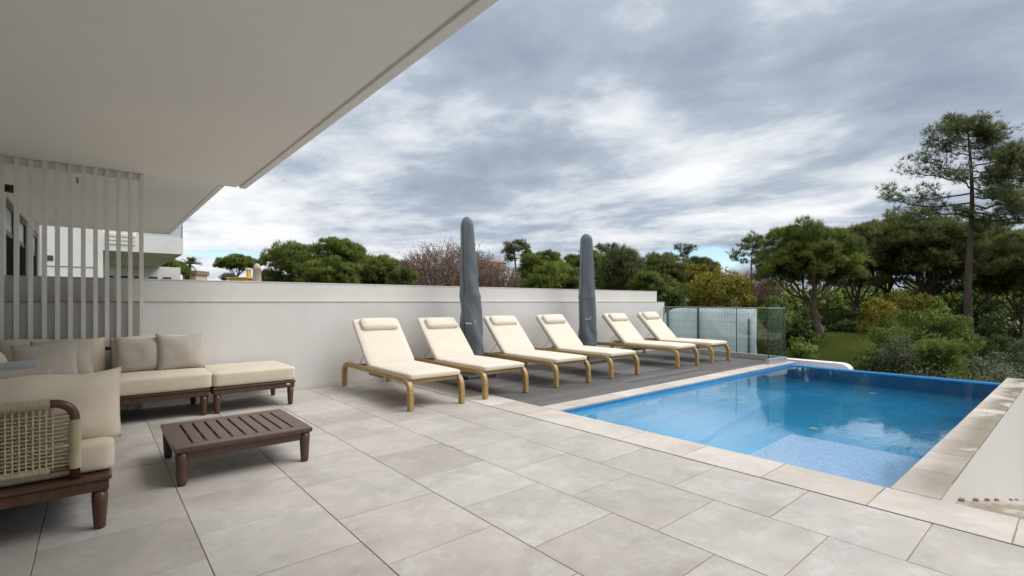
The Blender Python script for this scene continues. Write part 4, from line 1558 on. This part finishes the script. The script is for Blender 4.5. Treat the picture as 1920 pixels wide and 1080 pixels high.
def open_pine(px, d, top, label, seed, branches, base_px=None, mat='pineopen', trunk_r=0.24, L=.26, w=.028, k=7, cl=9, per=10, cr=.30,
              group="pines beyond the garden wall", name="pine_tree", leader=True, bark='bark'):
    """open maritime pine; branches: (image row, signed reach in px, rise in px)"""
    rg = np.random.default_rng(seed)
    m = d / 920
    bx, by, bz = place(base_px if base_px is not None else px, d)
    tx, ty = polar(px, d)
    zt = zat(top, d) - bz
    root = thing(name, label, "tree", (bx, by, bz), 0, group)
    tip = np.array((tx - bx, ty - by, zt))
    base = np.array((0, 0, -.3))

    def on_trunk(row):
        z = zat(row, d) - bz
        f = min(1, max(0, z / zt))
        q = base + (tip - base) * f
        q[2] = z
        return q + RT * .12 * math.sin(f * 7 + seed), f
    tp = [on_trunk(566 - (zt * i / 12 + bz - H) / m)[0] for i in range(13)]
    tp[0] = base
    paths = [(tp, [trunk_r * (1 - .86 * i / 12) for i in range(13)], 12)]
    cens, crs = [], []
    if leader:
        for q in range(9):
            cens.append(tip + rg.normal(0, .26, 3) + np.array((0, 0, -.15 - q * .13))); crs.append(cr)
    for (row, reach, rise) in branches:
        a, f = on_trunk(row)
        ang = rg.uniform(-.55, .55)
        dirh = RT * math.cos(ang) * (1 if reach > 0 else -1) + FW_ * math.sin(ang)
        b = a + dirh * abs(reach) * m + np.array((0, 0, rise * m))
        pts = curve_pts(a, b, -0.06 * abs(reach) * m, 6, rg, .05)
        r0 = trunk_r * (.16 + .16 * (1 - f))
        paths.append((pts, list(np.linspace(r0, r0 * .3, 7)), 6))
        for q in range(cl):
            fq = rg.uniform(.38, 1.02)
            i = min(5, int(fq * 6)); base_p = pts[i] + (pts[i + 1] - pts[i]) * (fq * 6 - i)
            off = np.clip(rg.normal(0, 1, 3), -1.4, 1.4) * np.array((.30, .30, .30)) * (.45 + .55 * abs(reach) * m / 2.5)
            off[2] = abs(off[2]) * .9
            e = base_p + off
            paths.append(([base_p - (pts[i + 1] - pts[i]) * .3, (base_p + e) / 2 + rg.normal(0, .03, 3), e], [r0 * .28, r0 * .2, .008], 4))
            cens.append(e); crs.append(cr * rg.uniform(.7, 1.15))
    cens = np.array(cens); crs = np.array(crs)
    pos, nrm, tint = clump_cloud(rg, cens, crs, per, .8, -.6)
    V, t = tufts(rg, pos, unit(nrm + np.array((0, 0, .35))), tint, k, L, w, .9)
    N = unit(np.repeat(nrm, k, 0) + np.array((0, 0, .4)) + rg.normal(0, .4, (len(V), 3)))
    obj("crown", tri_mesh("crown", V, N, t, M[mat]), root)
    obj("trunk", trunk_mesh(paths, M[bark]), root)
    return root


def bush(px, d, top, bottom, width, label, seed, mat='bush', name="shrub", cat="shrub", clumps=26, per=70, L=.16, w=.07, group=None, needle=False,
         csz=.42, stems=7, k=5, depthf=.8, blades=False, upw=.3):
    """leafy shrub; top and bottom are image rows"""
    rg = np.random.default_rng(seed)
    m = d / 920
    x, y, gz = place(px, d)
    root = thing(name, label, cat, (x, y, gz), 0, group)
    zt = zat(top, d) - gz; zb = max(zat(bottom, d) - gz, 0.0)
    rx = width * m / 2; rz = max((zt - zb) / 2, .2)
    c0 = np.array((0, 0, (zt + zb) / 2))
    dirs = sphere_dirs(rg, clumps, -.7)
    rad = rg.uniform(.55, .95, (clumps, 1))
    cen = (RT * dirs[:, :1] * rx + FW_ * dirs[:, 1:2] * rx * depthf) * rad
    cen[:, 2] = dirs[:, 2] * rz * rad[:, 0]
    cr = rg.uniform(.7, 1.2, clumps) * min(rx, rz) * csz
    cen = cen * .92 + c0
    pos, nrm, tint = clump_cloud(rg, cen, cr, per, .85, -.8)
    if needle:
        V, t = tufts(rg, pos, unit(nrm + np.array((0, 0, upw))), tint, k, L, w, .8)
        N = np.repeat(nrm, k, 0)
    else:
        V, t = leaves(rg, pos, unit(nrm + np.array((0, 0, upw))), tint, L, w)
        N = np.concatenate([nrm, nrm])
    N = unit(N + np.array((0, 0, .45)) + rg.normal(0, .40, N.shape))
    obj("crown", tri_mesh("crown", V, N, t, M[mat]), root)
    paths = []
    for q in range(stems):
        e = cen[rg.integers(0, clumps)]
        paths.append((curve_pts((rg.normal(0, .1), rg.normal(0, .1), -.15), e, 0, 5, rg, .06), list(np.linspace(.035 + .012 * rx, .008, 6)), 5))
    obj("stems", trunk_mesh(paths, M['darkbark'], "stems"), root)
    return root


def dead_tree(px, d, top, width, label, seed, n=900, leafy=.35, bottom=560):
    """leafless thicket of fine grey-brown twigs"""
    rg = np.random.default_rng(seed)
    m = d / 920
    x, y, gz = place(px, d)
    root = thing("dead_tree", label, "tree", (x, y, gz), 0, "dead trees behind the wall")
    zt = zat(top, d) - gz
    rx = width * m / 2
    paths = []
    ends = []
    for q in range(16):
        a = rg.uniform(0, 2 * math.pi)
        rr = rg.uniform(.35, .8)
        e = RT * math.cos(a) * rx * rr + FW_ * math.sin(a) * rx * .6 * rr + np.array((0, 0, zt * rg.uniform(.55, .8)))
        pts = curve_pts((rg.normal(0, .15), rg.normal(0, .15), -.2), e, 0, 5, rg, .15)
        paths.append((pts, list(np.linspace(.11, .03, 6)), 6)); ends.append(pts)
    obj("trunk", trunk_mesh(paths, M['twig']), root)
    # twigs: slender three-sided spikes
    P0, P1 = [], []
    for q in range(n):
        a = rg.uniform(0, 2 * math.pi); rr = math.sqrt(rg.random())
        env = zt * (1 - .20 * rr ** 2.2)
        b = RT * math.cos(a) * rx * rr * .9 + FW_ * math.sin(a) * rx * .6 * rr
        b[2] = env * rg.uniform(.30, .93)
        out = unit(np.array((b[0] * .8, b[1] * .8, zt * .55)) + rg.normal(0, .35 * zt, 3))
        ln = rg.uniform(.16, .30) * rx
        e = b + out * ln
        P0.append(b); P1.append(e)
        for s in range(6):
            f = rg.uniform(.1, 1)
            c = b + (e - b) * f
            P0.append(c); P1.append(c + unit(out + np.array((0, 0, .45)) + rg.normal(0, .6, 3)) * ln * rg.uniform(.25, .65))
    P0 = np.array(P0); P1 = np.array(P1)
    dd = unit(P1 - P0); s1 = unit(np.cross(dd, rg.normal(0, 1, P0.shape))); s2 = np.cross(dd, s1)
    wd = .030
    A = P0 + s1 * wd / 2; B = P0 - s1 * wd / 4 + s2 * wd * .43; C = P0 - s1 * wd / 4 - s2 * wd * .43
    V = np.concatenate([np.stack([A, B, P1], 1), np.stack([B, C, P1], 1), np.stack([C, A, P1], 1)])
    t = np.tile(np.clip(rg.normal(.5, .25, len(P0)), 0, 1), 3)
    sel = rg.random(len(P1)) < leafy
    V2, t2 = leaves(rg, P1[sel], dd[sel], np.clip(rg.normal(.35, .2, sel.sum()), 0, 1), .15, .07)
    obj("twigs", tri_mesh("twigs", np.concatenate([V, V2]), None, np.concatenate([t, t2]), M['deadleaf']), root)
    return root


# --- behind the garden wall, left to right
def palm(px, d, top, label, seed):
    rg = np.random.default_rng(seed)
    x, y, gz = place(px, d)
    root = thing("palm_tree", label, "palm", (x, y, gz))
    zt = zat(top, d) - gz
    hub = np.array((0, 0, zt - .9))
    tris, tt = [], []
    ribs = []
    for q in range(26):
        a = rg.uniform(0, 2 * math.pi); el = rg.uniform(-.5, 1.3)
        dirv = np.array((math.cos(a) * math.cos(el), math.sin(a) * math.cos(el), math.sin(el)))
        pts = [hub + dirv * 1.5 * f + np.array((0, 0, -.55 * f * f)) for f in np.linspace(0, 1, 7)]
        ribs.append((pts, list(np.linspace(.03, .008, 7)), 4))
        side = unit(np.cross(dirv, np.array((0, 0, 1.0))))
        for i in range(2, 7):
            for s in (-1, 1):
                for r_ in range(3):
                    b = pts[i - 1] + (pts[i] - pts[i - 1]) * r_ / 3
                    e = b + side * s * .42 + dirv * .32 + np.array((0, 0, -.12))
                    tris.append([b, b + dirv * .07, e]); tt.append(rg.uniform(.2, .9))
    obj("crown", tri_mesh("crown", np.array(tris), None, np.array(tt), M['palm']), root)
    obj("trunk", trunk_mesh([([(0, 0, -.3), (0.05, 0, zt * .5), hub], [.2, .17, .15], 10)] + ribs, M['bark']), root)


palm(356, 64, 483, "fan palm top rising behind the small cream house", 5)
dome_tree(313, 56, 486, 78, 26, "rounded pine beside the palm, below the white balcony", 11, trunk_px=290)
dome_tree(443, 66, 480, 72, 22, "small umbrella pine against the sky above the yellow house", 12, trunk_px=449)
bush(428, 60, 513, 530, 34, "bluish shrub under the small umbrella pine", 13, mat='sage', L=.2, w=.08)
dome_tree(548, 46, 451, 122, 62, "large dark pine at the left of the pine group behind the wall", 14, lobes=27, low=-.9, lsz=0.40)
dome_tree(634, 43, 451, 118, 60, "tallest bright green pine in the middle of the pine group behind the wall", 15, lobes=30, low=-.9, lsz=0.38)
dome_tree(615, 36, 486, 118, 40, "low pine in front of the tallest pine, just above the wall", 16, lobes=24, low=-.7, lsz=0.40, L=.28, w=.036)
dome_tree(716, 39, 482, 112, 40, "lower pine sloping down to the dead tree behind the wall", 17, lobes=27, low=-.8, lsz=0.40)
bush(755, 31, 505, 545, 60, "light green bush at the foot of the dead tree", 18, mat='pine', needle=True, L=.28, w=.04, name="shrub", clumps=24)
dead_tree(842, 36, 459, 190, "bare brown tree to the left of the near parasol", 21, 2600)
dead_tree(912, 33, 486, 140, "lower bare brown thicket to the right of the near parasol", 22, 2200, .2)
open_pine(966, 50, 452, "thin open pine standing out above the crowns between the parasols", 23,
          [(462, 16, 4), (464, -16, 4), (470, 24, 5), (472, -20, 3), (478, 30, 6), (480, -22, 2), (485, 34, 8), (488, -14, 2)], cl=6, cr=.33, L=.36, w=.05)
dome_tree(1015, 40, 474, 112, 62, "dense pine immediately left of the far parasol", 24, lobes=30, low=-.9, lsz=0.38)
dome_tree(1098, 42, 476, 110, 60, "dense pine directly behind the far parasol", 25, lobes=30, low=-.9, lsz=0.38)
dome_tree(1050, 31, 502, 126, 44, "low dense pine in front, between the two parasols above the wall", 26, lobes=30, low=-.7, lsz=0.40, L=.26, w=.034)
open_pine(1140, 62, 462, "thin pine tops just right of the far parasol", 27,
          [(466, 16, 3), (468, -20, 2), (474, -24, 4), (476, 20, 5)], cl=6, cr=.4, L=.42, w=.06, k=6)
bush(1166, 27, 470, 570, 92, "soft feathery young pine right of the far parasol", 28, mat='youngpine', needle=True, L=.34, w=.03, k=7, clumps=46, per=70,
     name="pine_tree", cat="tree", group="pines beyond the garden wall", csz=.34, upw=.9)
dome_tree(1212, 24, 512, 54, 40, "dark narrow pine at the end of the garden wall", 29, lobes=18, low=-.95, lsz=0.56, L=.24, w=.03)
dome_tree(1245, 52, 477, 120, 48, "broad dark umbrella pine on the skyline right of the wall", 30, mat='pinedark', lobes=27, low=-.6, lsz=0.38)
dome_tree(1312, 55, 483, 76, 40, "umbrella pine sloping down to the blue gap in the sky", 31, mat='pinedark', lobes=21, low=-.6, lsz=0.40)
open_pine(1281, 58, 464, "sparse pine top poking above the broad umbrella pine", 32,
          [(467, 12, 3), (469, -13, 3), (473, 13, 2)], cl=5, cr=.4, L=.42, w=.06, k=5)
bush(1350, 24, 500, 610, 140, "yellow green mimosa-like tree behind the glass", 33, mat='mimosa', name="tree", cat="tree", clumps=70, per=110, L=.17, w=.06, csz=.26, stems=12)
bush(1310, 27, 497, 560, 52, "yellow green treetop left behind the mimosa-like tree", 34, mat='mimosa', name="tree", cat="tree", clumps=30, per=80, L=.18, w=.07, csz=.32)
bush(1262, 20, 545, 600, 52, "round dark green shrub at the end of the garden wall", 35, mat='bushdark', clumps=34, per=90, L=.13, w=.05)
bush(1272, 26, 525, 570, 66, "pale green shrub behind the round dark one by the wall's end", 36, mat='bush', clumps=30, per=70, L=.16, w=.05)
dead_tree(1418, 34, 502, 92, "grey leafless thicket left of the big umbrella pine", 37, 1600, .1)
open_pine(1411, 46, 442, "slim open pine on the skyline left of the big umbrella pine", 38,
          [(452, 14, 3), (456, -18, 3), (464, 20, 4), (468, -30, 0), (478, -34, 2), (480, 18, 2), (490, -42, 0), (494, 20, 2)], cl=7, cr=.32, L=.34, w=.045, trunk_r=.17)

# --- umbrella pine stand on the right
G2 = "umbrella pines right of the pool"
dome_tree(1516, 25, 424, 190, 90, "big umbrella pine with pale trunk just right of the glass", 41, trunk_px=1541, group=G2, lobes=33, sub=15, per=34, L=.22, w=.024, k=6, trunk_r=.165, limbs=12, lsz=0.34, low=-.10)
dome_tree(1612, 30, 432, 160, 92, "umbrella pine with leaning dark trunk behind the pale-trunked one", 42, mat='pinedark', bark='darkbark', trunk_px=1592, group=G2, lobes=24, sub=14, per=34, L=.25, w=.028, trunk_r=.15, limbs=10, lsz=0.38, low=-.08)
dome_tree(1664, 32, 410, 150, 88, "umbrella pine with slender curved trunk, second to the right of the pale one", 43, mat='pinedark', bark='darkbark', trunk_px=1663, group=G2, lobes=24, sub=14, per=34, L=.25, w=.028, trunk_r=.15, limbs=10, lsz=0.38, low=-.08)
dome_tree(1742, 28, 402, 196, 96, "umbrella pine with thick dark trunk behind the large green shrub", 44, mat='pinedark', bark='darkbark', trunk_px=1713, group=G2, lobes=30, sub=15, per=34, L=.24, w=.027, trunk_r=.19, limbs=12, lsz=0.35, low=-.08)
dome_tree(1838, 30, 420, 190, 108, "dark umbrella pine behind the tall pine's trunk", 45, mat='pinedark', bark='darkbark', trunk_px=1764, group=G2, lobes=30, sub=14, per=34, L=.25, w=.028, trunk_r=.14, limbs=10, lsz=0.36, low=-.2)
dome_tree(1920, 25, 445, 190, 90, "dark umbrella pine at the right edge of the view", 46, mat='pinedark', bark='darkbark', trunk_px=1893, group=G2, lobes=30, sub=14, per=34, L=.23, w=.026, trunk_r=.13, limbs=10, lsz=0.34, low=-.2)
open_pine(1815, 20, 216, "tall open pine rising above all the other trees at the right", 47,
          [(258, 62, 20), (272, 82, 24), (240, 30, 10), (238, -36, 6), (252, 44, 4), (250, -38, 8), (262, -62, 12), (266, 50, 10), (275, -78, 8), (278, 66, 12),
           (292, -90, 14), (296, 56, 6), (318, -88, 18), (314, 70, 20), (322, 80, 10), (336, -116, 24), (334, 96, 14), (348, -80, 4), (352, 110, 12),
           (362, -130, 6), (368, 130, 12), (380, -150, 14), (384, 120, 2), (392, -110, 4), (398, 90, 0), (404, -60, -4), (410, 130, 4), (424, 70, -4)],
          base_px=1822, trunk_r=.165, bark='darkbark', L=.19, w=.019, k=7, cl=15, per=11, cr=.24, group=G2)
open_pine(1925, 19, 280, "feathery pine cut off by the right edge of the view", 48,
          [(300, -30, 12), (318, -46, 14), (336, -60, 10), (350, -80, 8), (366, -70, 6), (380, -86, 4), (396, -90, 0), (412, -70, -4), (340, 60, 8), (372, 60, 4), (400, 60, 2)],
          base_px=1935, trunk_r=.2, L=.20, w=.020, k=8, cl=14, per=12, cr=.27, group=G2)

# --- shrubs and understorey, right of the wall's end to the right edge
G3 = "shrubs on the slope beyond the pool"
bush(1735, 17.5, 576, 700, 205, "largest bright green shrub, in front of the umbrella pines", 51, mat='bush', clumps=110, per=120, L=.12, w=.035, csz=.22, stems=16, group=G3)
bush(1690, 15, 628, 715, 90, "grey green shrub at the left foot of the largest shrub", 52, mat='sage', clumps=40, per=90, L=.10, w=.028, csz=.3, stems=14, group=G3)
bush(1765, 14.2, 636, 712, 82, "soft young pine seedling in front of the largest shrub", 53, mat='bush', needle=True, k=6, clumps=36, per=70, L=.15, w=.012, csz=.32, group=G3, upw=.8, stems=12)
bush(1640, 15.5, 650, 715, 64, "leafy shrub beside the rounded white wall end", 54, mat='bush', clumps=36, per=90, L=.11, w=.04, csz=.3, group=G3)
bush(1592, 26, 600, 640, 80, "dark shrub in the shade below the big umbrella pine", 55, mat='bushdark', clumps=40, per=90, L=.13, w=.05, csz=.3, group=G3)
bush(1494, 17, 590, 690, 58, "tall leafy shrub immediately right of the glass corner", 56, mat='bushdark', clumps=50, per=100, L=.12, w=.05, csz=.28, group=G3)
bush(1500, 15.5, 632, 700, 62, "light leafy shrub low beside the glass corner", 57, mat='bush', clumps=28, per=80, L=.10, w=.04, csz=.3, group=G3)
bush(1850, 15.5, 660, 722, 76, "grey green shrub near the far end of the right-hand coping", 58, mat='sage', clumps=34, per=90, L=.10, w=.03, csz=.3, group=G3, stems=12)
bush(1872, 20, 628, 690, 90, "dull dark shrub behind the grey green one at the right", 59, mat='bushdark', clumps=36, per=90, L=.12, w=.04, csz=.3, group=G3)
bush(1925, 17, 640, 715, 80, "brownish shrub at the right edge of the view", 60, mat='sage', clumps=32, per=80, L=.10, w=.03, csz=.32, group=G3)
bush(1640, 24, 560, 640, 80, "yellowish shrub between the umbrella pine trunks", 61, mat='mimosa', clumps=36, per=80, L=.14, w=.05, csz=.3, group=G3)
bush(1700, 26, 540, 610, 90, "yellow green bush behind the largest shrub", 62, mat='mimosa', clumps=36, per=70, L=.15, w=.055, csz=.3, group=G3)
bush(1452, 21, 555, 660, 80, "green shrub seen through the glass corner", 63, mat='bush', clumps=40, per=90, L=.13, w=.05, csz=.3, group=G3)
bush(1425, 24, 556, 650, 70, "dark shrub left of the one in the glass corner", 64, mat='bushdark', clumps=40, per=80, L=.14, w=.05, csz=.3, group=G3)
bush(1385, 20, 590, 690, 90, "low dark shrub behind the wire fence", 65, mat='bushdark', clumps=36, per=80, L=.13, w=.05, csz=.3, group=G3)
bush(1590, 34, 582, 630, 120, "shadowy thicket behind the leaning trunk", 66, mat='bushdark', clumps=50, per=80, L=.2, w=.08, csz=.28, group=G3)
bush(1480, 32, 588, 630, 110, "shadowy thicket behind the pale pine trunk", 67, mat='bushdark', clumps=50, per=80, L=.2, w=.08, csz=.28, group=G3)
bush(1800, 27, 580, 640, 140, "dark undergrowth around the tall pine's foot", 68, mat='bushdark', clumps=60, per=80, L=.18, w=.07, csz=.26, group=G3)
bush(1905, 24, 580, 650, 130, "dark undergrowth at the right behind the dull shrub", 69, mat='bushdark', clumps=60, per=80, L=.17, w=.06, csz=.26, group=G3)
fl = bush(1865, 22.5, 578, 640, 60, "dark shrub dotted with white blossom near the tall pine", 70, mat='bushdark', clumps=26, per=60, L=.13, w=.05, csz=.3, group=G3)
rgf = np.random.default_rng(5)
pz = fl.location
pp = np.stack([rgf.normal(0, .35, 26), rgf.normal(0, .3, 26), rgf.uniform(1.5, 2.2, 26)], 1) - FW_ * .55
V, t = leaves(rgf, pp, unit(rgf.normal(0, 1, (26, 3))), np.full(26, .5), .08, .06)
obj("blossom", tri_mesh("blossom", V, None, t, M['petal']), fl)


def mass(name, label, items, mat, seed, L=.35, w=.14, per=60):
    """far-off scrub that reads as one mass"""
    rg = np.random.default_rng(seed)
    cs, cr = [], []
    for (px, d, top, wd) in items:
        m = d / 920
        x, y = polar(px, d)
        g = ground_z(x, y)
        zt = zat(top, d)
        for q in range(14):
            u = rg.uniform(-1, 1)
            cs.append(np.array((x, y, 0)) + RT * u * wd * m / 2 + FW_ * rg.normal(0, 1.2) + np.array((0, 0, g + (zt - g) * rg.uniform(.2, .92) * (1 - .25 * u * u))))
            cr.append(rg.uniform(.5, 1.0) * max(.6, (zt - g) * .22))
    pos, nrm, tint = clump_cloud(rg, np.array(cs), np.array(cr), per, .8, -.6)
    V, t = leaves(rg, pos, unit(nrm + np.array((0, 0, .3))), tint, L, w)
    N = unit(np.concatenate([nrm, nrm]) + np.array((0, 0, .45)) + rg.normal(0, .4, (len(V), 3)))
    o = obj(name, tri_mesh(name, V, N, t, M[mat]))
    tag(o, label, kind='stuff')


mass("far_woods", "distant green belt of trees on the horizon",
     [(px, 85, 526 + 7 * math.sin(px * .05), 64) for px in range(1180, 1990, 26)] + [(px, 60, 545 + 6 * math.sin(px * .09), 60) for px in range(1420, 1990, 30)], 'bush', 90, .6, .3, 60)
mass("undergrowth", "dense undergrowth between the pines and the garden wall",
     [(px, 33 + 4 * math.sin(px), 578, 50) for px in range(1230, 1980, 34)] + [(px, 22, 640 - 10 * math.sin(px * .07), 50) for px in range(1440, 1480, 20)]
     + [(px, 50, 520, 60) for px in range(480, 1240, 45)], 'bushdark', 91, .26, .1, 60)
mass("low_scrub", "low pale scrub on the slope just beyond the pool",
     [(px, 13.6 + 1.6 * math.sin(px * 1.7), 690 + 14 * math.sin(px * .31), 40) for px in range(1660, 1960, 22)], 'sage', 92, .09, .03, 60)


def grass():
    rg = np.random.default_rng(77)
    n = 80000
    d = 11.5 + 22 * rg.random(n) ** 1.1
    px = rg.uniform(1380, 1990, n)
    u = (px - 960) / 920
    x = d * (u * SN + CS); y = d * (SN - u * CS)
    keep = (x > 11.05) & ~((x > 11.4) & (x < 12.5) & (y > 3.0))
    x, y = x[keep], y[keep]
    z = np.array([ground_z(a, b) for a, b in zip(x, y)])
    pos = np.stack([x, y, z - .02], 1)
    patch = .5 + .3 * np.sin(x * .9) * np.cos(y * .7) + rg.normal(0, .12, len(x))
    V, t = tufts(rg, pos, np.tile(np.array((0, 0, 1.0)), (len(x), 1)), np.clip(patch, 0, 1), 3, .34, .022, .55)
    o = obj("grass", tri_mesh("grass", V, None, t, M['grass']))
    tag(o, "rough grass on the ground beyond the pool", kind='stuff')


grass()
